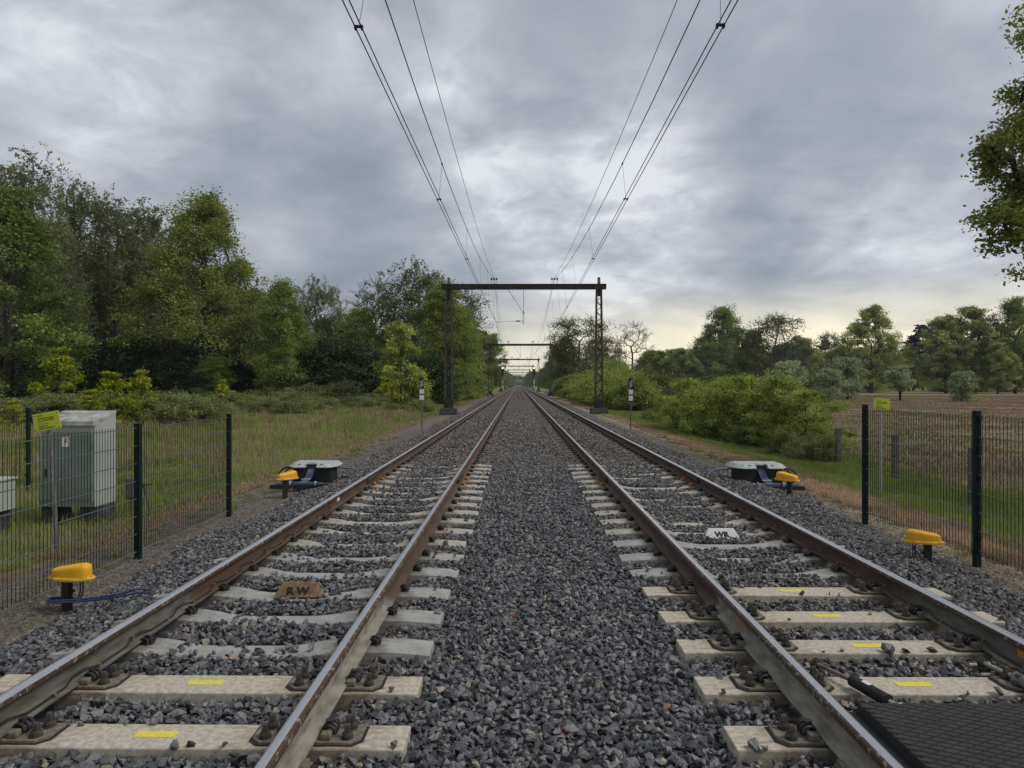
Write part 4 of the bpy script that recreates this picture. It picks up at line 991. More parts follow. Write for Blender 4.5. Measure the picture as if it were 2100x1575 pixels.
# ---------------------------------------------------------------- cable boxes
def cable_box(label, x, y, z, mirror, w):
    o = empty('cable_box', (x, y, z), label=label, cat='cable box', group='cable boxes beside the tracks'); s = -1 if mirror else 1
    hw = w / 2
    MB().loft([[(-hw * .80, -.20, -.40), (hw * .80, -.20, -.40), (hw * .80, .28, -.40), (-hw * .80, .28, -.40)], [(-hw * .80, -.20, -.07), (hw * .80, -.20, -.07), (hw * .80, .28, -.07), (-hw * .80, .28, -.07)]]).build('body', M_rubber, o, bevel=.006)
    # octagonal lid with a cut out at the front: three pieces of one lid
    def lidring(k, z): return [(-hw * k, -.16 * k, z), (-hw * k + .12, -.31 * k, z), (hw * k - .12, -.31 * k, z), (hw * k, -.16 * k, z), (hw * k, .25 * k, z), (hw * k - .12, .38 * k, z), (-hw * k + .12, .38 * k, z), (-hw * k, .25 * k, z)]
    cw = .11; cx0 = -.01 * s
    b0, b1, t0, t1 = -.31, .38, -.24, .32
    hw2 = hw - .13
    def P(x, yb, yt): return [(x, yb, -.065), (x, yb - .0, -.050), (x * .84 if abs(x) > cw * 1.5 else x, yt, .015), (x * .84 if abs(x) > cw * 1.5 else x, .30, .015), (x, .36, -.050), (x, .36, -.065)]
    mb = MB()
    mb.loft([P(-hw, -.14, -.10), P(-hw + .14, -.31, -.22), P(-cw, -.31, -.22)])
    mb.loft([P(cw, -.31, -.22), P(hw - .14, -.31, -.22), P(hw, -.14, -.10)])
    mb.loft([P(-cw, -.10, -.08), P(cw, -.10, -.08)])
    mb.build('lid', M_lid, o, bevel=.004)
    MB().box((0, -.165, -.055), (cw * 2 - .004, .03, .09)).build('cable_slot', M_rubber, o)
    for dx in (-.22, .20): MB().box((dx, -.255, -.005), (.055, .02, .012), Matrix.Rotation(.6, 3, 'X')).build('latch', M_steelpost, o)
    # long duct bar in front and behind
    MB().box((-s * .12, -.46, -.39), (1.15, .10, .07)).build('duct', M_rubber, o, bevel=.004)
    MB().box((s * .05, -.27, -.37), (.85, .05, .06)).build('rear_duct', M_black, o, bevel=.004)
    MB().box((s * .75, .05, -.29), (.5, .06, .06)).build('side_duct', M_black, o, bevel=.004)
    mt = M_greycab
    for i in range(4):
        dx = (i - 1.5) * .034
        MB().tube(smooth_pts([(dx * s + cx0, -.13, -.06), (dx * s - s * .01, -.24, -.14), (s * (dx - .04), -.29, -.24), (s * (dx - .09), -.34, -.31), (s * (dx - .17), -.40, -.335), (s * (dx * .5 - .30), -.45, -.34)]), .013, 7).build('cable', mt, o, smooth=True)
    MB().box((s * (-.075), -.318, -.27), (.165, .02, .014)).build('cable_tie', M_white, o)
    for i in range(4):
        dz = (i % 2) * .022; dy = (i // 2) * .024
        MB().tube(smooth_pts([(-s * .58, -.47 + dy, -.345 + dz), (-s * .2, -.47 + dy, -.342 + dz), (s * .16, -.47 + dy, -.342 + dz), (s * (.30 + i * .01), -.50, -.335), (s * (.42 + i * .03), -.60 - i * .02, -.32), (s * (.55 + i * .05), -.66 - i * .035, -.34), (s * (.70 + i * .04), -.68 - i * .05, -.42)]), .012, 7).build('cable', mt, o, smooth=True)
    for dx in (-.32, .14): MB().box((s * dx, -.46, -.325), (.014, .075, .065)).build('cable_tie', M_white, o)
    MB().tube(smooth_pts([(-s * hw * .95, 0, -.09), (-s * (hw + .12), -.02, -.10), (-s * (hw + .22), -.06, -.20), (-s * (hw + .16), -.1, -.33), (-s * (hw + .02), -.1, -.36)]), .017, 7).build('cable', M_blackcab, o, smooth=True)
    MB().tube(smooth_pts([(-s * hw * .9, .05, -.10), (-s * (hw + .08), .03, -.13), (-s * (hw + .14), 0, -.24), (-s * (hw + .05), -.03, -.36)]), .014, 7).build('cable', M_blackcab, o, smooth=True)
    for i in range(2): MB().tube(smooth_pts([(s * hw * .8, .1 + i * .03, -.10), (s * (hw + .10), .1 + i * .03, -.11), (s * (hw + .30), .06 + i * .03, -.14), (s * (hw + .5), .0, -.30)]), .014, 7).build('cable', mt, o, smooth=True)
cable_box('pale lidded black cable box left of the tracks with blue cables', px(645, 13.3), 13.3, .025, False, .90)
cable_box('pale lidded black cable box right of the tracks with grey cables', px(1551, 13.2), 13.2, .025, True, 1.0)

# ---------------------------------------------------------------- cabinets and signs
def cabinet():
    xr, yf = -6.11, 10.0; w, d = .80, .52; zb, zf, zk = -.245, 1.0, 1.11
    o = empty('electrical_cabinet', (xr - w / 2, yf + d / 2, 0), label='tall grey green electrical cabinet with sloping mossy roof behind the left fence', cat='electrical cabinet')
    hw, hd = w / 2, d / 2
    mb = MB(); mb.loft([[(-hw, -hd, zb), (-hw, hd, zb), (-hw, hd, zk - .02), (-hw, -hd, zf - .06)], [(hw, -hd, zb), (hw, hd, zb), (hw, hd, zk - .02), (hw, -hd, zf - .06)]]); mb.build('housing', M_cabside, o, bevel=.006)
    dr = MB().box((-.005, -hd - .008, (zb + .10 + .84) / 2), (w - .06, .016, .84 - zb - .10)).build('door', M_cab, o, bevel=.004)
    MB().box((0, -hd - .004, zb + .045), (w - .004, .010, .085)).build('base_strip', M_cab, o, bevel=.003)
    for z in (.0, .6): MB().cyl((hw - .035, -hd - .022, z), (hw - .035, -hd - .022, z + .09), .012, n=8).build('hinge', M_steelpost, dr)
    MB().box((-hw + .10, -hd - .022, .25), (.03, .02, .12)).build('handle', M_black, dr, bevel=.003)
    pl = MB().box((-.02, -hd - .018, .70), (.105, .004, .15)).build('warning_plate', M_white, dr)
    bz = MB(); bolt = [(.012, .055), (-.022, -.005), (-.002, -.002), (-.018, -.055), (.026, .012), (.004, .010), (.026, .05)]
    bz.loft([[(x - .02, -hd - .0215, .70 + z) for x, z in bolt], [(x - .02, -hd - .0235, .70 + z) for x, z in bolt]]); bz.build('flash_symbol', mat('dull red', (.20, .03, .03), .7), pl)
    mb = MB(); e = .045
    mb.loft([[(-hw - .01, -hd - e, zf - .075), (-hw - .01, -hd - e, zf + .0), (-hw - .01, hd + .01, zk + .02), (-hw - .01, hd + .01, zk - .03)], [(hw + .005, -hd - e, zf - .075), (hw + .005, -hd - e, zf + .0), (hw + .005, hd + .01, zk + .02), (hw + .005, hd + .01, zk - .03)]]); mb.build('roof', M_cabroof, o, bevel=.008)
    for sx in (-hw + .07, hw - .12): MB().box((sx, 0, (zb - .56) / 2 - .002), (.16 if sx < 0 else .26, d - .06, -.56 * -1 + zb + .0)).build('concrete_block', M_blockc, o, bevel=.012)
cabinet()
c2 = empty('electrical_cabinet', (-7.20, 9.25, 0), label='small low grey cabinet cut off by the left edge, behind the fence', cat='electrical cabinet')
MB().box((0, 0, .04), (.7, .35, .40)).build('housing', M_cabside, c2, bevel=.006); MB().box((0, 0, .255), (.74, .40, .03)).build('lid', M_lid, c2, bevel=.006); MB().box((0, 0, -.36), (.6, .3, .40)).build('concrete_block', M_blockc, c2, bevel=.01)
MB().box((0, -.178, .03), (.62, .008, .33)).build('door', M_cab, c2, bevel=.002)
def sign(x, y, zt, tilt, lean, label, zb, pm):
    o = empty('warning_sign', (x, y, zb), label=label, cat='warning sign', group='yellow no-trespassing signs'); H = zt - zb
    o.rotation_euler = (0, lean, 0)
    MB().cyl((0, .02, -.1), (0, .02, H - .05), .024, n=10).build('post', pm, o, smooth=True)
    b = empty('sign_board', (0, -.012, H - .10)); setpar(b, o); b.rotation_euler = (0, tilt, 0)
    MB().box((0, 0, 0), (.325, .006, .215)).build('board_edge', M_signedge, b, bevel=.002)
    MB().box((.012, -.0045, 0), (.285, .004, .198)).build('yellow_face', M_sign, b)
    for sx in (-.145, .145):
        for sz in (-.085, .085): MB().cyl((sx, -.0035, sz), (sx, -.009, sz), .006, n=8).build('screw', M_black, b)
    for tx, sz, z, bo in (('ProRail', .022, .074, .0003), ('Verboden toegang', .027, .038, .0006), ('voor onbevoegden', .027, .012, .0006), ('Artikel 461', .013, -.010, 0), ('Wetboek van Strafrecht', .013, -.027, 0), ('Aanrijd- en', .025, -.056, .0006), ('elektrocutiegevaar !', .025, -.082, .0006)):
        text_mesh(tx, sz, M_ink, b, (-.105, -.0070, z), (R(90), 0, 0), bold=bo)
sign(-5.57, 8.35, 1.185, R(-6.5), R(-4.0), 'yellow no-trespassing sign tilted on a grey post behind the left fence', -.50, M_steelpost)
sign(px(1804, 13.4), 13.4, 1.245, R(2), 0, 'yellow no-trespassing sign on a thin post behind the right fence', -.60, M_zinc)
# leaning stake and old box behind the left fence
o = empty('leaning_stake', (px(309, 10.8), 10.8, -.5), label='leaning grey stake with a short crossbar behind the left fence post', cat='stake')
MB().tube([(0, 0, -.05), (-.15, .02, .46), (-.19, .0, .68)], .019, 6).build('stake', M_post, o); MB().tube([(-.15, 0, .455), (.02, -.02, .475)], .009, 5).build('crossbar', M_black, o)
o = empty('old_meter_box', (px(266, 10.6), 10.6, -.5), label='small rounded dark box on a stub behind the left fence', cat='box')
MB().box((0, 0, .44), (.16, .10, .33)).build('housing', M_post, o, bevel=.03); MB().cyl((0, 0, -.05), (0, 0, .3), .02, n=8).build('stub', M_post, o)
# field fence posts
def fieldpost(x, y, h, lb, w=.13):
    z = float(ground_z(x, y)); o = MB().box((x, y, z + h / 2 - .05), (w, w, h + .1), taper=.93).build('field_post', M_post, None, bevel=.01); tag(o, lb, 'fence post', 'weathered meadow fence posts')
fieldpost(px(1716, 19.0), 19.0, .96, 'weathered square meadow post beside the end of the hawthorn hedge')
fieldpost(px(1832, 15.8), 15.8, 1.06, 'weathered square meadow post seen through the right mesh fence')
fieldpost(px(1990, 12.6), 12.6, 1.06, 'weathered square meadow post just left of the second right fence post')
for (xa, ya), (xb, yb), lb in (((px(1716, 19), 19), (px(1832, 15.8), 15.8), 'between the two further meadow posts'), ((px(1832, 15.8), 15.8), (px(1990, 12.6), 12.6), 'between the two nearer meadow posts')):
    for dz in (.25, .6):
        o = MB().tube([(xa, ya - .07, -.65 + dz + .2), ((xa + xb) / 2, (ya + yb) / 2, -.67 + dz + .19), (xb, yb - .07, -.65 + dz + .2)], .003, 4).build('wire_strand', M_twig, None)
        tag(o, '%s wire strand %s' % ('lower' if dz < .4 else 'upper', lb), 'wire')
#VEG
# ---------------------------------------------------------------- vegetation
def leaves_mesh(name, P, size, m, tint, up=.35, aspect=.6, seed=1, droop=0.0):
    g = np.random.default_rng(seed); n = len(P)
    nrm = g.normal(0, 1, (n, 3)); nrm[:, 2] = np.abs(nrm[:, 2]) + up; nrm /= np.linalg.norm(nrm, axis=1)[:, None]
    t = g.normal(0, 1, (n, 3)); t[:, 2] -= droop; t -= nrm * (t * nrm).sum(1)[:, None]; t /= np.linalg.norm(t, axis=1)[:, None] + 1e-6
    b = np.cross(nrm, t); s = (size * g.uniform(.6, 1.35, n))[:, None]
    V = np.stack([P - t * s, P + b * s * aspect - t * s * .15, P + t * s, P - b * s * aspect - t * s * .15], 1).reshape(-1, 3)
    Fc = np.arange(4 * n).reshape(n, 4)
    return arr_mesh(name, V, Fc, m, {'tint': np.clip(tint, 0, 1)})
def tubes_mesh(name, A, B, ra, rb, m, k=5):
    n = len(A); d = B - A; d /= np.linalg.norm(d, axis=1)[:, None] + 1e-9
    ref = np.where(np.abs(d[:, 2:3]) > .9, np.array([[1., 0, 0]]), np.array([[0, 0, 1.]]))
    u = np.cross(d, ref); u /= np.linalg.norm(u, axis=1)[:, None]; w = np.cross(d, u)
    an = np.arange(k) * 2 * np.pi / k; c = np.cos(an)[None, :, None]; s = np.sin(an)[None, :, None]
    ring = u[:, None, :] * c + w[:, None, :] * s
    V = np.concatenate([A[:, None] + ring * ra[:, None, None], B[:, None] + ring * rb[:, None, None]], 1).reshape(-1, 3)
    base = (np.arange(n) * 2 * k)[:, None]; i = np.arange(k)[None, :]; j = (i + 1) % k
    Fc = np.stack([base + i, base + j, base + k + j, base + k + i], -1).reshape(-1, 4)
    return arr_mesh(name, V, Fc, m, smooth=True)
def skeleton(tips, trunk, g, up=.25, wig=.10):
    """greedy branching: every tip grows from the nearest existing node that lies lower / nearer to the stem"""
    nodes = [Vector(p) for p in trunk]; par = [-1] + list(range(len(trunk) - 1)); arr = np.array([tuple(p) for p in nodes])
    ax = np.array([trunk[0][0], trunk[0][1]])
    order = np.argsort(np.hypot(tips[:, 0] - ax[0], tips[:, 1] - ax[1]) + .35 * np.abs(tips[:, 2] - arr[:, 2].mean()))
    ends = []
    for i in order:
        tp = tips[i]; dv = tp[None] - arr; d = np.linalg.norm(dv, axis=1)
        cost = d + np.maximum(0, -dv[:, 2] + .15 * d) * 1.6; cost[0] += 3
        j = int(np.argmin(cost)); p = arr[j]; L_ = d[j]; k = max(2, min(5, int(L_ / 1.2) + 1)); prev = j; new = []
        side = g.normal(0, 1, 3); side[2] *= .5
        for q in range(1, k + 1):
            t = q / k; c = p + (tp - p) * t + np.array([0, 0, up * L_ * t * (1 - t)]) + side * wig * L_ * math.sin(math.pi * t) * (1 if q < k else 0)
            par.append(prev); nodes.append(c); new.append(c); prev = len(nodes) - 1
        arr = np.vstack([arr, np.array(new)]); ends.append(prev)
    return arr, par, ends
def tree_meshes(name, H, env, ntips, nleaf, lsize, lm, bm, seed, trunk_h=.8, r0=None, kind='oak', clump=1.0, zlow=.18, lean=0.0, flat=.55, tintc=.5, twigs=0):
    g = np.random.default_rng(seed)
    r0 = r0 or H * .018
    tips = []
    lob = g.uniform(.75, 1.25, 9)
    while len(tips) < ntips:
        z = g.uniform(zlow, 1.0); a = g.uniform(0, 2 * np.pi); rr = env(z) * np.interp(a, np.linspace(0, 2 * np.pi, 9), np.r_[lob[:8], lob[0]])
        r = rr * g.uniform(.15, 1) ** .55; tips.append((r * math.cos(a), r * math.sin(a), z * H))
    tips = np.array(tips)
    nt_ = 8; th = H * trunk_h; tr = [(lean * th * (i / nt_) ** 1.4 + g.normal(0, .012 * H) * (i > 0) * .5, g.normal(0, .012 * H) * .5 * (i > 0), th * i / nt_) for i in range(nt_ + 1)]
    arr, par, ends = skeleton(tips, tr, g)
    cnt = np.zeros(len(arr)); cnt[ends] = 1; cnt[nt_] = max(cnt[nt_], 1)
    for i in range(len(arr) - 1, 0, -1): cnt[par[i]] += cnt[i]
    rad = r0 * (np.maximum(cnt, .6) / cnt[0]) ** .47; rad = np.maximum(rad, .012 if H > 4 else .006)
    ii = np.arange(1, len(arr)); pp = np.array(par)[1:]
    A = arr[pp]; B = arr[ii]; ra = np.minimum(rad[pp], rad[ii] * 1.5); ra[:nt_] = rad[:nt_]; rb = rad[ii]
    if twigs:
        TA = []; TB = []
        for e_ in ends:
            for q in range(twigs):
                d = g.normal(0, 1, 3); d[2] = abs(d[2]) * .9 + .2; d /= np.linalg.norm(d); l = g.uniform(.5, 1.6) * clump; s_ = arr[e_] + (arr[par[e_]] - arr[e_]) * g.uniform(0, .8)
                TA.append(s_); TB.append(s_ + d * l); 
                m_ = s_ + d * l * .5; d2 = d + g.normal(0, .5, 3); TA.append(m_); TB.append(m_ + d2 * l * .45)
        A = np.vstack([A, TA]); B = np.vstack([B, TB]); ra = np.r_[ra, np.full(len(TA), .022 * H / 15)]; rb = np.r_[rb, np.full(len(TA), .010 * H / 15)]
    tm = tubes_mesh(name + '_wood', A, B, ra, rb, bm, 6)
    if nleaf == 0: return tm, None
    P = []; T = []
    per = nleaf // ntips
    for e_ in ends:
        c = arr[e_]; pr = arr[par[e_]]; n = int(per * g.uniform(.5, 1.5)); s = clump * g.uniform(.7, 1.3); tc_ = g.normal(tintc, .14)
        if kind == 'birch':
            ns = 12; k = max(3, n // ns)
            for q in range(ns):
                st = c + g.normal(0, .75, 3) * s; ln = g.uniform(.4, 1.7) * s; t = g.uniform(0, 1, k)
                dx = g.normal(0, .35, 2)
                p = np.stack([st[0] + dx[0] * t + g.normal(0, .12 * s, k), st[1] + dx[1] * t + g.normal(0, .12 * s, k), st[2] - ln * t], -1); P.append(p); T.append(tc_ + g.normal(0, .16, k) )
        else:
            nsub = 4; k = max(3, n // nsub)
            for q in range(nsub):
                cc = c + (pr - c) * g.uniform(0, .7) + g.normal(0, .55, 3) * s * np.array([1, 1, flat]); ts = tc_ + g.normal(0, .1)
                p = cc + g.normal(0, .42, (k, 3)) * s * np.array([1, 1, flat]); P.append(p); T.append(ts + g.normal(0, .14, k))
    P = np.concatenate(P); T = np.concatenate(T); P[:, 2] = np.maximum(P[:, 2], .1)
    return tm, leaves_mesh(name + '_leaves', P, lsize, lm, T, up=.5 if kind != 'birch' else .1, seed=seed, droop=.8 if kind == 'birch' else 0, aspect=.62 if kind != 'birch' else .45)
def shrub_meshes(name, w, d, h, n, lsize, lm, seed, layers=False, nb=22, stems=True, sm=None, low=.0, tintc=.5, ragged=.25):
    """many-lobed bush: stems rise from the base, leaves sit in clumps on and under an uneven dome"""
    g = np.random.default_rng(seed); P = []; T = []; cs = []
    for i in range(nb):
        a = g.uniform(0, 2 * np.pi); r = g.uniform(0, 1) ** .5; x = r * math.cos(a) * w / 2 * .85; y = r * math.sin(a) * d / 2 * .85
        top = h * (1 - .55 * r ** 2.2) * g.uniform(1 - ragged, 1.0 + ragged * .3); z = top * (g.uniform(.25, 1) if i % 3 else 1) ; z = max(z, low + .1 * h)
        cs.append((x, y, z))
    cs = np.array(cs); per = n // nb
    for c in cs:
        s = min(w, h * 1.3) * g.uniform(.13, .24); tc_ = g.normal(tintc, .13)
        nsub = 7; k = max(3, per // nsub)
        for q in range(nsub):
            cc = c + g.normal(0, .75, 3) * s * np.array([1, 1, .55]); f = .22 if layers else .5
            p = cc + g.normal(0, .42, (k, 3)) * s * np.array([1, 1, f]); p[:, 2] -= (((p[:, 0] - cc[0]) ** 2 + (p[:, 1] - cc[1]) ** 2) * .25 / max(s, .1) if layers else 0); P.append(p); T.append(tc_ + g.normal(0, .08) + g.normal(0, .13, k))
    P = np.concatenate(P); T = np.concatenate(T); P[:, 2] = np.abs(P[:, 2] - .03) + .03
    lmz = leaves_mesh(name + '_leaves', P, lsize, lm, T, up=.7, seed=seed, aspect=.5)
    A = []; B = []
    for c in cs:
        b0 = np.array([c[0] * .25 + g.normal(0, .05 * w), c[1] * .25 + g.normal(0, .05 * d), -.05]); mid = b0 + (c - b0) * .5 + np.array([0, 0, .08 * h]); A += [b0, mid]; B += [mid, c]
        for q in range(3):
            e_ = c + g.normal(0, .5, 3) * min(w, h) * .22; A.append(mid + (c - mid) * g.uniform(.2, .9)); B.append(e_)
    r = np.full(len(A), max(.008, h * .006)); return tubes_mesh(name + '_stems', np.array(A), np.array(B), r * 1.3, r, sm or M_bark, 5), lmz

Lf_oak = leaf_mat('oak leaves', (.052, .068, .016), (.235, .270, .068), .45)
Lf_oak2 = leaf_mat('fresh green leaves', (.050, .074, .018), (.245, .30, .072), .44)
Lf_birch = leaf_mat('birch leaves', (.055, .066, .028), (.195, .21, .095), .45)
Lf_dark = leaf_mat('dark evergreen leaves', (.012, .024, .008), (.050, .080, .026), .15, .6)
Lf_dull = leaf_mat('dull grey green leaves', (.040, .048, .018), (.13, .145, .055), .3)
Lf_young = leaf_mat('yellow green young leaves', (.09, .11, .010), (.40, .42, .035), .4)
Lf_haw = leaf_mat('hawthorn leaves', (.055, .078, .018), (.33, .38, .085), .42)
Lf_willow = leaf_mat('willow leaves', (.11, .135, .065), (.33, .38, .21), .4)
Lf_brown = leaf_mat('bronze oak leaves', (.055, .050, .012), (.17, .16, .04), .35)
Lf_bram = leaf_mat('bramble leaves', (.060, .072, .024), (.21, .235, .085), .4)
Lf_pine = leaf_mat('pine needles', (.010, .017, .010), (.035, .055, .028), .1)

Lf_field = leaf_mat('field oak leaves', (.065, .085, .022), (.32, .355, .105), .45)
oakenv = lambda R_: (lambda z: R_ * math.sin(math.pi * min(1, (z * .82 + .16))) ** .6 * (1.0 if z < .6 else 1.0 - .55 * (z - .6) / .4))
TP = {}
TP['oakA'] = tree_meshes('oakA', 20, lambda z: 9.0 * np.interp(z, [0, .2, .35, .55, .75, .92, 1], [1.0, 1.04, .92, .70, .46, .25, .05]), 175, 60000, .115, Lf_oak, M_bark, 3, trunk_h=.9, r0=.42, clump=1.0, flat=.75, zlow=.2)
TP['oakB'] = tree_meshes('oakB', 20, oakenv(7.5), 140, 44000, .16, Lf_oak2, M_bark, 12, trunk_h=.6, r0=.40, clump=1.25, zlow=.08)
TP['oakC'] = tree_meshes('oakC', 20, oakenv(8.5), 150, 40000, .19, Lf_field, M_bark, 19, trunk_h=.55, r0=.45, clump=1.2, zlow=.12)
TP['bronze'] = tree_meshes('bronze', 16, oakenv(6.0), 90, 16000, .24, Lf_brown, M_bark, 23, trunk_h=.6, r0=.3, clump=1.1, zlow=.15)
TP['birchA'] = tree_meshes('birchA', 21, lambda z: 4.3 * np.interp(z, [0, .2, .5, .8, 1], [.8, 1, 1, .75, .15]), 110, 38000, .115, Lf_birch, M_birch, 31, trunk_h=.93, r0=.22, kind='birch', zlow=.2, clump=1.0)
TP['birchB'] = tree_meshes('birchB', 16, lambda z: 4.6 * np.interp(z, [0, .2, .5, .8, 1], [.9, 1, 1, .85, .3]), 120, 42000, .115, Lf_birch, M_birch, 37, trunk_h=.9, r0=.20, kind='birch', zlow=.12, clump=1.0)
TP['birchC'] = tree_meshes('birchC', 22, lambda z: 3.2 * np.interp(z, [0, .3, .6, .85, 1], [.5, 1, .8, .6, .35]), 70, 20000, .11, Lf_birch, M_birch, 41, trunk_h=.95, r0=.22, kind='birch', zlow=.3, clump=.95, lean=.05)
TP['green'] = tree_meshes('green', 15, lambda z: 5.0 * np.interp(z, [0, .15, .5, .8, 1], [.9, 1, .9, .65, .25]), 130, 42000, .135, Lf_oak2, M_bark, 43, trunk_h=.7, r0=.25, clump=1.15, zlow=.05)
TP['sparse'] = tree_meshes('sparse', 15, lambda z: 5.6 * np.interp(z, [0, .3, .6, .85, 1], [.4, .8, 1, .8, .4]), 90, 11000, .15, Lf_dull, M_twig, 47, trunk_h=.7, r0=.28, clump=1.3, zlow=.3, twigs=5)
TP['bare'] = tree_meshes('bare', 15, lambda z: 4.5 * np.interp(z, [0, .3, .6, .85, 1], [.3, .7, 1, .8, .4]), 80, 0, .17, Lf_dull, M_twig, 53, trunk_h=.7, r0=.22, clump=1.3, zlow=.3, twigs=7)
TP['pine'] = tree_meshes('pine', 20, lambda z: 3.4 * np.interp(z, [0, .3, .5, .8, 1], [.3, .9, 1, .6, .08]), 90, 13000, .26, Lf_pine, M_bark, 59, trunk_h=.96, r0=.28, clump=.9, zlow=.3, flat=.4)
TP['young'] = tree_meshes('young', 4, lambda z: 1.45 * np.interp(z, [0, .15, .5, .8, 1], [1, 1.05, .75, .45, .15]), 40, 5000, .075, Lf_young, M_bark, 61, trunk_h=.85, r0=.05, clump=.27, zlow=.06)
TP['youngoak'] = tree_meshes('youngoak', 7, lambda z: 3.0 * np.interp(z, [0, .15, .5, .8, 1], [.95, 1, .85, .55, .2]), 70, 13000, .12, Lf_haw, M_bark, 67, trunk_h=.7, r0=.12, clump=.62, zlow=.05)
TP['pollard'] = tree_meshes('pollard', 4, lambda z: 1.6 * np.interp(z, [0, .4, .6, .85, 1], [.2, .7, 1, .85, .3]), 60, 7000, .10, Lf_willow, M_bark, 71, trunk_h=.38, r0=.15, clump=.45, zlow=.38)
TP['willow'] = tree_meshes('willow', 4, lambda z: 2.0 * np.interp(z, [0, .2, .6, .85, 1], [.6, .9, 1, .8, .25]), 60, 6500, .11, Lf_willow, M_bark, 73, trunk_h=.4, r0=.10, clump=.5, zlow=.1)
TP['rhodA'] = shrub_meshes('rhodA', 9, 6, 6.2, 26000, .13, Lf_dark, 81, layers=True, nb=60)
TP['rhodB'] = shrub_meshes('rhodB', 8, 6, 5.4, 24000, .13, Lf_dark, 83, layers=True, nb=55)
TP['bush'] = shrub_meshes('bush', 6, 5, 3.4, 16000, .10, Lf_haw, 85, nb=45, ragged=.3)
TP['dullbush'] = shrub_meshes('dullbush', 6, 5, 3.2, 10000, .12, Lf_dull, 87, nb=40, ragged=.3)
TP['hawA'] = tree_meshes('hawA', 2.6, lambda z: 1.9 * np.interp(z, [0, .15, .5, .8, 1], [.8, 1, .95, .6, .2]), 85, 14000, .042, Lf_haw, M_bark, 89, trunk_h=.5, r0=.05, clump=.27, zlow=.06)
TP['hawB'] = tree_meshes('hawB', 2.3, lambda z: 1.7 * np.interp(z, [0, .15, .5, .8, 1], [.9, 1, .9, .6, .15]), 75, 12500, .042, Lf_haw, M_bark, 97, trunk_h=.5, r0=.05, clump=.25, zlow=.05)
TP['bramble'] = shrub_meshes('bramble', 3.2, 2.4, .95, 9000, .040, Lf_bram, 101, nb=36, ragged=.45)
BASEH = dict(oakA=20, oakB=20, oakC=20, bronze=16, birchA=21, birchB=16, birchC=22, green=15, sparse=15, bare=15, pine=20, young=4, youngoak=7, pollard=4, willow=4, rhodA=6.2, rhodB=5.4, bush=3.4, dullbush=3.2, hawA=2.6, hawB=2.3, bramble=.95)
SHR = {'rhodA', 'rhodB', 'bush', 'dullbush', 'bramble'}
def plant(kind, x, y, h, name, label, cat='tree', group=None, rz=None, sx=1.0):
    tm, lm_ = TP[kind]; r = random.Random(int(x * 97 + y * 31)); z = float(ground_z(x, y))
    o = empty(name, (x, y, z - .05), r.uniform(0, 6.28) if rz is None else rz, label, cat, group)
    s = h / BASEH[kind]; o.scale = (s * sx, s * sx, s)
    link_mesh('stems' if kind in SHR else 'trunk', tm, o)
    if lm_: link_mesh('foliage' if kind in SHR else 'crown', lm_, o)
    return o
def ptree(kind, u, vtop, d, label, name='tree', group=None, rz=None, sx=1.0, cat='tree'):
    return plant(kind, px(u, d), d, pz(vtop, d) + .6, name, label, cat, group, rz, sx)
GL = 'trees of the wood left of the railway'; GR = 'trees beyond the red meadow'; GT = 'trees lining the railway in the distance'
# left wood
ptree('birchC', 30, 305, 62, 'tallest drooping birch at the left edge, its top above all other trees', 'birch_tree', GL, .4, sx=1.2)
ptree('oakB', 10, 400, 58, 'yellow green oak cut off by the left edge, in front of the tallest birch', 'oak_tree', GL, 1.0)
ptree('birchA', 95, 440, 72, 'birch between the leftmost birch and the one with a ragged top', 'birch_tree', GL, 2.0)
ptree('birchC', 168, 365, 78, 'thin birch with a ragged drooping top, second tallest on the left', 'birch_tree', GL, 3.3, sx=1.1)
ptree('birchA', 235, 415, 82, 'broad topped dark birch right of the ragged birch', 'birch_tree', GL, 4.1, sx=1.2)
ptree('birchA', 305, 425, 86, 'dark birch just left of the big oak', 'birch_tree', GL, 5.4, sx=1.15)
ptree('oakA', 418, 408, 70, 'big freestanding oak with an open crown and pointed top, standing out of the left wood', 'oak_tree', GL, .3, sx=1.05)
ptree('green', 578, 585, 66, 'small green oak with an upright tuft right of the big oak', 'oak_tree', GL, 1.9, sx=.75)
ptree('birchB', 648, 580, 98, 'birch with rounded pale top right of the big oak', 'birch_tree', GL, 2.7, sx=.9)
ptree('birchB', 700, 640, 96, 'low grey green birch between the pale topped birch and the bare tree', 'birch_tree', GL, 1.1)
ptree('bare', 762, 585, 108, 'bare twiggy tree rising above the left wood', 'bare_tree', GL, .9, sx=1.2)
ptree('birchB', 845, 548, 86, 'large weeping birch left of the near portal', 'birch_tree', GL, 3.0, sx=1.15)
ptree('green', 735, 640, 84, 'bright green tree left of the large weeping birch', 'tree', GL, 2.2)
ptree('green', 912, 590, 80, 'fresh green tree right behind the left mast of the near portal', 'tree', GL, .6, sx=.9)
ptree('youngoak', 822, 672, 60, 'yellow green young oak in front of the weeping birch', 'oak_tree', GL, 4.4, sx=.85)
ptree('green', 945, 640, 98, 'leafy green tree right of the near left mast', 'tree', GL, 5.0)
ptree('sparse', 938, 590, 118, 'half bare tree with bronze buds behind the green tree by the near left mast', 'tree', GL, 1.2, sx=.8)
ptree('bronze', 984, 682, 150, 'bronze green oak left of the second portal', 'oak_tree', GT, 1.0)
ptree('oakB', 1010, 688, 240, 'dark green oak leaning over the line near the signals', 'oak_tree', GT, 2.1, sx=.95)
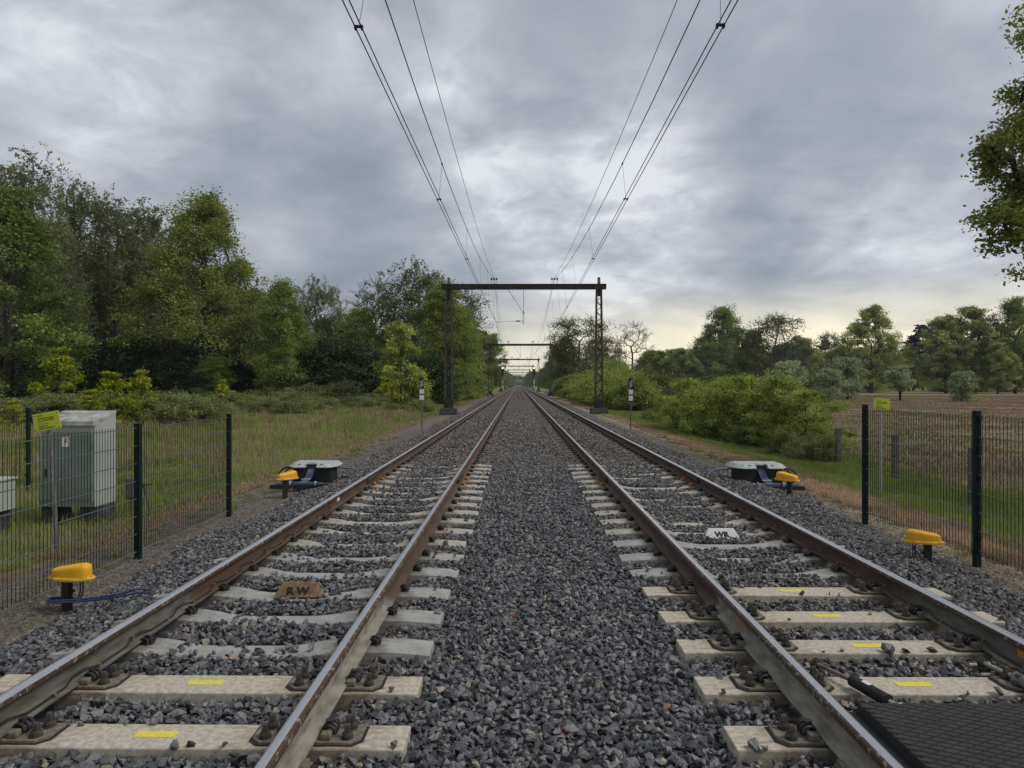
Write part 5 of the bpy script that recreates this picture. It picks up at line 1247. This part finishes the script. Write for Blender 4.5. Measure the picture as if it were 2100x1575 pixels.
# filling trees deeper in the left wood
r = random.Random(5)
for i, (u, v, d, k) in enumerate([(60, 500, 105, 'oakB'), (140, 470, 110, 'birchA'), (200, 520, 112, 'oakC'), (280, 500, 110, 'oakB'), (360, 520, 112, 'birchA'), (450, 560, 110, 'oakB'), (520, 600, 105, 'green'), (590, 640, 112, 'oakC'), (660, 660, 118, 'oakB'), (740, 670, 120, 'oakC'), (805, 650, 118, 'oakB'), (870, 640, 118, 'birchB'), (500, 640, 90, 'birchB'), (350, 560, 90, 'oakB'), (20, 560, 80, 'birchA'), (130, 600, 85, 'oakB'), (230, 600, 88, 'green'), (610, 680, 88, 'birchB'), (780, 690, 92, 'green'), (690, 700, 86, 'green')]):
    ptree(k, u, v, d, 'dark leafy tree deep in the left wood, mostly behind nearer trees', 'tree', 'trees deep in the left wood', r.uniform(0, 6))
for i, (u, v, d, k) in enumerate([(-25, 700, 66, 'rhodA'), (70, 690, 68, 'rhodB'), (165, 700, 69, 'rhodA'), (255, 705, 68, 'rhodB'), (345, 690, 70, 'rhodA'), (440, 695, 70, 'rhodB'), (530, 705, 71, 'rhodA'), (620, 695, 72, 'rhodB'), (710, 700, 73, 'rhodA'), (775, 730, 72, 'rhodB'), (888, 732, 66, 'rhodB')]):
    lb = 'dark evergreen bush below the left wood, %s' % ['cut off by the left edge', 'second from the left edge', 'behind the tallest yellow green sapling', 'between the two birch trunks', 'left of the big oak trunk', 'right below the big oak', 'right of the big oak', 'below the small green oak', 'below the bright green tree', 'rightmost of the long row', 'apart from the row, left of the near mast'][i]
    ptree(k, u, v, d, lb, 'evergreen_bush', 'dark evergreen bushes at the edge of the left wood', r.uniform(0, 6), cat='bush', sx=1.08 if i < 10 else .7)
ptree('green', 435, 735, 64, 'low green hazel between the dark bushes under the big oak', 'bush', GL, 2.0, cat='bush', sx=1.3)
for u, v, d, sx, lb in [(118, 712, 44, .95, 'tallest yellow green sapling left, behind the sign'), (222, 762, 34, 1.25, 'bright yellow green oak sapling behind the cabinet'), (285, 758, 36, .9, 'yellow green sapling with a single upright shoot right of the cabinet'), (455, 778, 50, .9, 'small yellow sapling in front of the dark bushes'), (180, 800, 33, 1.3, 'low yellow green growth left of the bright sapling'), (790, 775, 58, 1.2, 'yellow green shrub left of the striped post'), (20, 818, 30, 1.2, 'yellow green growth at the left edge behind the far fence')]:
    ptree('young', u, v, d, lb, 'oak_sapling', 'yellow green saplings in the left field', r.uniform(0, 6), sx=sx, cat='sapling')
# left undergrowth
for i in range(46):
    u = -60 + i * 20.5; d = r.uniform(40, 68) if u < 700 else r.uniform(50, 66); x = px(u, d)
    plant('bramble', x, d, r.uniform(.45, 1.25) * (1 + (d - 40) * .012), 'bramble_bush', 'low olive bramble clump in the rough grass before the left wood', 'bush', 'brambles in front of the left wood', r.uniform(0, 6), sx=r.uniform(.8, 1.5))
for u, v, d in [(640, 792, 64), (560, 800, 62), (700, 788, 62), (90, 800, 58), (350, 802, 60), (-20, 798, 58)]:
    ptree('dullbush', u, v, d, 'loose dull green bush at the foot of the left wood', 'green_bush', 'dull bushes before the left wood', r.uniform(0, 6), cat='bush', sx=1.1)
for i, u in enumerate(range(40, 420, 40)):
    ptree('bramble', u, 818 + r.uniform(-8, 6), 36 + r.uniform(-2, 4), 'low olive bramble clump behind the left cabinet and saplings', 'bramble_bush', 'brambles behind the cabinet', r.uniform(0, 6), cat='bush', sx=1.2)
for u, v, d, k in [(900, 800, 62, 'bush'), (960, 790, 76, 'bush'), (975, 780, 88, 'bush'), (988, 778, 100, 'bush'), (1003, 772, 125, 'bush'), (940, 800, 66, 'bush')]:
    ptree(k, (px(u, d) - 1.9) / d * F + U0, v, d, 'low green bush by the left track between the portals', 'green_bush', 'green bushes by the left track', r.uniform(0, 6), cat='bush', sx=.9)
# lining trees to the vanishing point
for i in range(16):
    d = 118 + i * 24; k = ['green', 'oakB', 'green', 'bronze'][i % 4]
    plant(k, -10.6 - (i % 3) * .9 - (2 if i < 2 else 0), d, 9.5 + 3 * ((i * 7) % 5) / 5, 'tree', 'green tree lining the left side of the distant railway', 'tree', GT)
    plant(['oakB', 'green', 'birchB', 'green'][i % 4], 10.8 + (i % 3) * .9 + (5 if i < 3 else 1.5), d + 10, (8.5 if i > 3 else 7.5) + 3 * ((i * 5) % 4) / 4, 'tree', 'green tree lining the right side of the distant railway', 'tree', GT)
for i in range(14):
    d = 520 + i * 45
    for s in (-1, 1): plant(['oakB', 'green'][i % 2], s * (10 + i * .15) + .3, d, 11 + (i % 3), 'tree', 'far tree near the vanishing point of the railway', 'tree', 'far trees at the vanishing point')
for i in range(14): plant('bush', -24 + i * 3.6, 1150 + (i % 3) * 14, 6 + (i * 5) % 4, 'bush', 'far bush closing the view at the end of the line', 'bush', 'bushes closing the end of the line', sx=1.4)
for i in range(9): plant('oakC', -26 + i * 7, 1250 + (i % 2) * 30, 15 + (i * 5) % 6, 'tree', 'hazy tree closing the view at the end of the line', 'tree', 'trees closing the end of the line', sx=1.3)
# right side by the railway
ptree('sparse', 1188, 652, 135, 'tall half leafed tree left of the right mast of the near portal', 'tree', GR, .5, sx=1.15)
ptree('sparse', 1236, 690, 120, 'half leafed tree right behind the right mast', 'tree', GR, 2.5, sx=1.0)
ptree('green', 1160, 692, 140, 'fresh green tree left of the tall half leafed tree', 'tree', GR, 1.5, sx=.9)
ptree('oakB', 1140, 708, 170, 'round green tree right of the second portal', 'tree', GR, 1.1, sx=.8)
ptree('birchB', 1215, 705, 118, 'dull grey green tree hidden partly by the right mast', 'tree', GR, 4.1)
ptree('bare', 1296, 668, 118, 'bare branching tree right of the near portal against the sky', 'bare_tree', GR, .2, sx=1.1)
ptree('birchB', 1270, 740, 112, 'low dull tree below the bare branching tree', 'tree', GR, .2)
for u, v, d, k in [(1128, 778, 112, 'bush'), (1140, 772, 98, 'dullbush'), (1152, 774, 88, 'bush'), (1168, 770, 78, 'bush'), (1190, 772, 72, 'bush'), (1212, 768, 66, 'bush'), (1240, 768, 62, 'bush'), (1262, 772, 58, 'bush'), (1282, 778, 54, 'bush'), (1180, 745, 92, 'dullbush'), (1215, 748, 88, 'bush'), (1290, 762, 80, 'dullbush')]:
    ptree(k, (px(u, d) + (2.4 if d > 70 else .8)) / d * F + U0, v, d, 'rounded green bush right of the tracks between the near and second portals', 'green_bush', 'green bushes right of the tracks', r.uniform(0, 6), cat='bush')
# hawthorn hedge
for i, (u, v, d) in enumerate([(1412, 778, 31), (1447, 782, 29), (1490, 774, 27), (1545, 762, 25.5), (1600, 772, 24), (1650, 792, 22.5), (1440, 800, 33), (1520, 792, 28), (1580, 798, 26)]):
    lb = 'leafy hawthorn bush of the hedge by the meadow, %s' % ['at its far end', 'second from its far end', 'third from its far end', 'the tallest in the middle', 'right of the tallest', 'at its near end by the post', 'low one behind the far end', 'low one behind the middle', 'low one behind the tallest'][i]
    ptree('hawA' if i % 2 else 'hawB', u, v, d, lb, 'hawthorn_bush', 'hawthorn hedge by the meadow', r.uniform(0, 6), cat='bush', sx=1.05)
for i in range(16):
    t = i / 15; d = 19.5 + 22 * t; x = 8.35 - .5 * t + r.uniform(-.2, .2)
    plant('bramble', x, d, .62 + .25 * r.random(), 'bramble_bush', 'low dull bramble along the foot of the hawthorn hedge', 'bush', 'brambles at the foot of the hedge', sx=.72)
# meadow trees
for u, v, d, k, lb in [(1842, 752, 88, 'pollard', 'round headed pollard willow alone in the red meadow'), (1967, 763, 84, 'willow', 'bushy grey willow in the meadow, right of the pollard'), (1697, 756, 82, 'willow', 'bushy grey willow in the meadow behind the hedge'), (1735, 735, 95, 'willow', 'taller slim grey willow behind the hedge'), (1612, 742, 90, 'willow', 'grey willow mostly hidden by the hawthorn hedge')]:
    ptree(k, u, v, d, lb, 'willow_tree', 'willows in the meadow', r.uniform(0, 6), sx=.95)
for i, (u, v, d, k, lb, sx) in enumerate([(1355, 720, 190, 'oakC', 'low rounded tree at the far left of the meadow edge', 1), (1400, 714, 185, 'oakC', 'rounded tree with dark foot at the meadow edge', 1), (1480, 636, 190, 'green', 'tall light green tree with an open pointed top', .95), (1440, 690, 200, 'oakC', 'dense tree left of the tall light green one', .9),
        (1535, 678, 195, 'oakC', 'dense oak right of the tall light green tree', 1), (1588, 648, 188, 'sparse', 'half bare tree with a forked open crown', 1.2), (1640, 690, 195, 'oakC', 'oak between the half bare tree and the great oak', .9), (1700, 683, 230, 'sparse', 'thin distant tree left of the great oak', .7),
        (1783, 628, 170, 'oakC', 'great domed oak standing clear at the meadow edge', .88), (1720, 710, 180, 'oakC', 'low oak left of the great domed oak', .8), (1868, 690, 230, 'pine', 'dark conifer right of the great oak', 1.3), (1888, 668, 235, 'pine', 'taller dark conifer between the great oak and the right group', 1.2), (1918, 660, 225, 'pine', 'dark conifer behind the right group of oaks', 1.2),
        (1935, 648, 160, 'oakC', 'broad oak, leftmost of the right group', 1.0), (1995, 630, 158, 'oakC', 'broad oak, middle of the right group', 1.0), (2075, 618, 155, 'oakB', 'tall oak cut off by the right edge of the group', .9), (2140, 640, 158, 'oakC', 'oak beyond the right edge of the view', 1), (2040, 700, 150, 'oakC', 'low spreading oak under the right group', .8)]):
    ptree(k, u, v, d, lb + ('' if 'meadow' in lb else ' beyond the meadow'), 'tree', GR, r.uniform(0, 6), sx=sx)
for i, u in enumerate(range(1330, 2160, 45)):
    ptree(['oakC', 'oakB', 'pine'][i % 3], u, 712 + r.uniform(-15, 15), 250 + r.uniform(-10, 30), 'distant dark tree of the wood closing the meadow', 'tree', 'far wood behind the meadow', r.uniform(0, 6), sx=1.2)
for i, u in enumerate(range(1340, 2140, 52)):
    ptree(['green', 'oakB', 'oakC'][i % 3], u, 716 + r.uniform(-12, 14), 205 + r.uniform(-8, 12), 'mid green tree filling the belt behind the meadow edge trees', 'tree', 'trees filling the belt beyond the meadow', r.uniform(0, 6), sx=1.35)
for i, u in enumerate(range(1335, 2120, 60)):
    if 1800 < u < 1930: continue
    ptree('bush', u, 770, 185, 'dark understorey bush below the trees at the meadow edge', 'bush', 'bushes at the meadow edge', r.uniform(0, 6), cat='bush', sx=1.6)
# near oak whose branches reach in from the right edge
def near_oak():
    g = np.random.default_rng(5); tx, ty = 15.6, 16.8; tips = []
    targ = [(2010, 290, 15.5), (2035, 265, 16), (2060, 255, 16), (2030, 310, 15.5), (2080, 290, 16), (2060, 330, 16), (2090, 230, 16.5), (2080, 170, 16), (2095, 60, 16), (2070, 360, 16), (2050, 400, 16), (2035, 420, 15.6), (2070, 410, 16), (2090, 380, 16.5), (2060, 450, 16), (2085, 440, 16), (2045, 470, 15.8), (2100, 480, 16), (2098, 560, 16), (2120, 420, 16), (2130, 330, 16), (2140, 250, 17), (2150, 180, 17), (2160, 100, 17), (2150, 540, 17), (2092, 40, 16.2), (2105, 130, 16.4)]
    for u, v, d in targ: tips.append((px(u + 14, d) - tx, d - ty, pz(v, d) + .45))
    for i in range(90):
        a = g.uniform(0, 2 * np.pi); z = g.uniform(.3, 1); rr = 5.6 * math.sin(math.pi * min(.96, z * .8 + .12)) ** .6 * g.uniform(.3, 1) ** .5
        x, y = rr * math.cos(a), rr * math.sin(a)
        if (x + tx) / (y + ty) * F + U0 < 2130: continue
        tips.append((x, y, z * 13.5))
    tips = np.array(tips)
    tr = [(0, 0, 10.5 * i / 8) for i in range(9)]; arr, par, ends = skeleton(tips, tr, g, up=.12)
    cnt = np.zeros(len(arr)); cnt[ends] = 1; cnt[8] = 1
    for i in range(len(arr) - 1, 0, -1): cnt[par[i]] += cnt[i]
    rad = np.maximum(.34 * (np.maximum(cnt, .6) / cnt[0]) ** .5, .012); ii = np.arange(1, len(arr)); pp = np.array(par)[1:]
    tm = tubes_mesh('near_oak_wood', arr[pp], arr[ii], np.minimum(rad[pp], rad[ii] * 1.6), rad[ii], M_bark, 7)
    P = []; T = []
    for n_, e_ in enumerate(ends):
        c = arr[e_]; pr = arr[par[e_]]; tc_ = g.normal(.45, .12)
        for q in range(6):
            cc = c + (pr - c) * g.uniform(-.1, .9) + g.normal(0, .26, 3) * np.array([1, 1, .6]); k = 85; P.append(cc + g.normal(0, .15, (k, 3)) * np.array([1, 1, .7])); T.append(tc_ + g.normal(0, .1) + g.normal(0, .13, k))
    P = np.concatenate(P); T = np.concatenate(T)
    o = empty('oak_tree', (tx, ty, -.6), label='near oak reaching in from the upper right edge with hanging leafy branches', cat='tree')
    link_mesh('trunk', tm, o); link_mesh('crown', leaves_mesh('near_oak_leaves', P, .062, Lf_oak, T, seed=6, aspect=.5), o)
near_oak()

# ---------------------------------------------------------------- grass
def blades(name, X, Y, Hh, Wd, m, tint, lean=.35, seed=1, kind='stuff', label=None, n_seg=2):
    g = np.random.default_rng(seed); n = len(X); Z = ground_z(X, Y) - .01
    a = g.uniform(0, 2 * np.pi, n); la = g.uniform(0, 2 * np.pi, n); l = np.abs(g.normal(0, lean, n)) * Hh
    wx, wy = np.cos(a) * Wd, np.sin(a) * Wd; lx, ly = np.cos(la) * l, np.sin(la) * l
    p0 = np.stack([X - wx, Y - wy, Z], -1); p1 = np.stack([X + wx, Y + wy, Z], -1)
    m0 = np.stack([X - wx * .7 + lx * .35, Y - wy * .7 + ly * .35, Z + Hh * .6], -1); m1 = np.stack([X + wx * .7 + lx * .35, Y + wy * .7 + ly * .35, Z + Hh * .6], -1)
    tp = np.stack([X + lx, Y + ly, Z + Hh * np.sqrt(np.maximum(.2, 1 - (l / Hh) ** 2 * .5))], -1)
    V = np.stack([p0, p1, m1, m0, tp, tp], 1).reshape(-1, 3); b = (np.arange(n) * 6)[:, None]
    Fc = np.concatenate([b + np.array([[0, 1, 2, 3]]), b + np.array([[3, 2, 4, 5]])], 1).reshape(-1, 4)
    V = V.reshape(-1, 6, 3); V[:, 5] = V[:, 4] + np.array([.0006, 0, 0]); V = V.reshape(-1, 3)
    o = link_mesh(name, arr_mesh(name, V, Fc, m, {'tint': np.repeat(np.clip(tint, 0, 1), 2)})); tag(o, label, kind='stuff'); return o
Mg_green = leaf_mat('green grass', (.060, .080, .020), (.23, .27, .075), .38, .7)
Mg_olive = leaf_mat('olive dry grass', (.085, .085, .032), (.33, .28, .15), .35, .8)
Mg_mead = leaf_mat('meadow green grass', (.08, .095, .030), (.27, .28, .12), .38, .8)
Mg_straw = leaf_mat('straw grass', (.17, .115, .065), (.54, .41, .27), .3, .8, gain=1.25)
Mg_red = leaf_mat('red seeded grass', (.13, .10, .065), (.34, .215, .155), .35, .8)
def field(n, d0, d1, xf, power=1.5, seed=1):
    g = np.random.default_rng(seed); d = d0 + (d1 - d0) * g.uniform(0, 1, n) ** power; return xf(g, d), d, g
def dens(x, y, s, sd, lo=.35): return vnoise(x, y, s, sd) > lo
# left field
x, y, g = field(190000, 4.5, 75, lambda g, d: -5.2 - (g.uniform(0, 1, len(d))) * (d * .80 + 4), 1.7, 3)
k = (x < -5.25 - .35 * vnoise(x, y, 1.2, 31)); x, y = x[k], y[k]; tn = vnoise(x, y, 2.5, 32) * .5 + vnoise(x, y, .6, 33) * .5
h_ = (.04 + .16 * vnoise(x, y, 1.9, 34) ** 1.5 + .10 * vnoise(x, y, .45, 35) ** 2 + .16 * (vnoise(x, y, .8, 36) > .8)) * (1 + np.minimum(y, 50) * .012) * np.interp(x, [-8, -5.4], [1, .55]); w_ = np.maximum(.0022, y * .00055)
gg = np.random.default_rng(2).normal(0, .15, len(x)); mk = tn + gg * .6 + np.interp(y, [10, 40], [-.08, .0]) > .56
blades('grass', x[~mk], y[~mk], h_[~mk], w_[~mk], Mg_green, tn[~mk] + gg[~mk] + .15, label='green grass of the field left of the tracks', seed=4)
blades('dry_grass', x[mk], y[mk], h_[mk] * 1.15, w_[mk], Mg_olive, tn[mk] * .6 + gg[mk] + .15, label='dry olive grass mixed in the left field', seed=5)
# weeds and tufts on the soil strips beside both fences, tall dead stems in the left field
g = np.random.default_rng(77); cxs = np.concatenate([-4.45 - np.abs(g.normal(0, .5, 260)), 5.0 + np.abs(g.normal(0, .25, 160))]); cys = 4.2 + 22 * g.uniform(0, 1, 420) ** 1.5
n_ = 26; X_ = (cxs[:, None] + g.normal(0, .045, (420, n_))).ravel(); Y_ = (cys[:, None] + g.normal(0, .045, (420, n_))).ravel()
blades('weeds', X_, Y_, g.uniform(.02, .075, len(X_)), np.maximum(.002, Y_ * .0004), Mg_green, g.uniform(0, .8, len(X_)), .8, label='small weeds sprouting in the soil strips by the fences', seed=21)
cx_ = g.uniform(-22, -6, 260); cy_ = 8 + 40 * g.uniform(0, 1, 260); X_ = (cx_[:, None] + g.normal(0, .16, (260, 16))).ravel(); Y_ = (cy_[:, None] + g.normal(0, .16, (260, 16))).ravel()
k = X_ > -(Y_ * .8 + 3); X_, Y_ = X_[k], Y_[k]
blades('dead_stems', X_, Y_, g.uniform(.2, .62, len(X_)), np.maximum(.0022, Y_ * .00035), Mg_straw, g.uniform(-.2, .6, len(X_)), .35, label='taller dead stems standing in the left field', seed=22)
# straw edge left
x, y, g = field(26000, 8, 110, lambda g, d: -5.05 - np.abs(g.normal(0, .38, len(d))), 1.6, 8)
blades('straw', x, y, .03 + .06 * g.uniform(0, 1, len(x)), np.maximum(.0022, y * .0005), Mg_straw, g.uniform(.0, .75, len(x)), 1.0, label='short rusty straw along the left edge of the ballast', seed=9)
# right: straw strip, green strip, red meadow
x, y, g = field(60000, 5.5, 90, lambda g, d: 5.25 + np.abs(g.normal(0, .50, len(d))) + .3 * (g.uniform(0, 1, len(d)) < .3), 1.7, 11)
k = dens(x, y, .5, 41, .22); x, y = x[k], y[k]
blades('straw', x, y, (.04 + .13 * vnoise(x, y, .8, 42)), np.maximum(.0022, y * .0005), Mg_straw, vnoise(x, y, .6, 43) * .6 + np.random.default_rng(3).normal(.2, .15, len(x)), .8, label='pale straw along the right edge of the ballast', seed=12)
x, y, g = field(95000, 5.5, 90, lambda g, d: g.uniform(5.9, 9.8, len(d)), 1.6, 13)
k = (g.uniform(0, 1, len(x)) < np.interp(x, [5.9, 6.6, 8.8, 9.8], [.15, 1, 1, .4])); x, y = x[k], y[k]
blades('grass', x, y, .09 + .17 * vnoise(x, y, .9, 44), np.maximum(.0024, y * .0005), Mg_green, .35 + .5 * vnoise(x, y, .7, 45) + np.random.default_rng(6).normal(0, .13, len(x)), .45, label='long green grass between the straw and the hedge', seed=14)
x, y, g = field(230000, 7, 130, lambda g, d: 9.0 + g.uniform(0, 1, len(d)) * (d * .78 + 5), 1.5, 15)
tn = vnoise(x, y, 5, 46) * .5 + vnoise(x, y, 1.1, 47) * .5; gr = tn + np.random.default_rng(8).normal(0, .14, len(x)) + np.interp(x - y * .15, [5, 14], [.35, .05]) + np.interp(y, [8, 30, 60], [.10, .03, -.05]) > .58
h_ = (.07 + .12 * vnoise(x, y, 1.3, 48)) * np.interp(y, [8, 40], [1, .75]); w_ = np.maximum(.0020, y * .00042); gn = np.random.default_rng(9).normal(0, .15, len(x))
blades('red_meadow_grass', x[~gr], y[~gr], h_[~gr], w_[~gr], Mg_red, .45 + gn[~gr] + (tn[~gr] - .5) * .6, .4, label='reddish seeded grass of the meadow on the right', seed=16)
blades('meadow_grass', x[gr], y[gr], h_[gr], w_[gr], Mg_mead, .2 + gn[gr] * .8, .4, label='greener patches of grass in the red meadow', seed=17)

# ---------------------------------------------------------------- haze
hm = bpy.data.materials.new('air'); hm.use_nodes = True; ht = hm.node_tree; ht.nodes.clear()
hv = ht.nodes.new('ShaderNodeVolumePrincipled'); ho = ht.nodes.new('ShaderNodeOutputMaterial'); ht.links.new(hv.outputs[0], ho.inputs['Volume'])
hv.inputs['Color'].default_value = (.80, .87, .97, 1); hv.inputs['Density'].default_value = 0.00018; hv.inputs['Anisotropy'].default_value = 0.0
hz_ = MB().box((0, 1650, 14.0), (6200, 4100, 34)).build('haze', hm, None); tag(hz_, 'thin pale haze in the air over the line', kind='stuff')
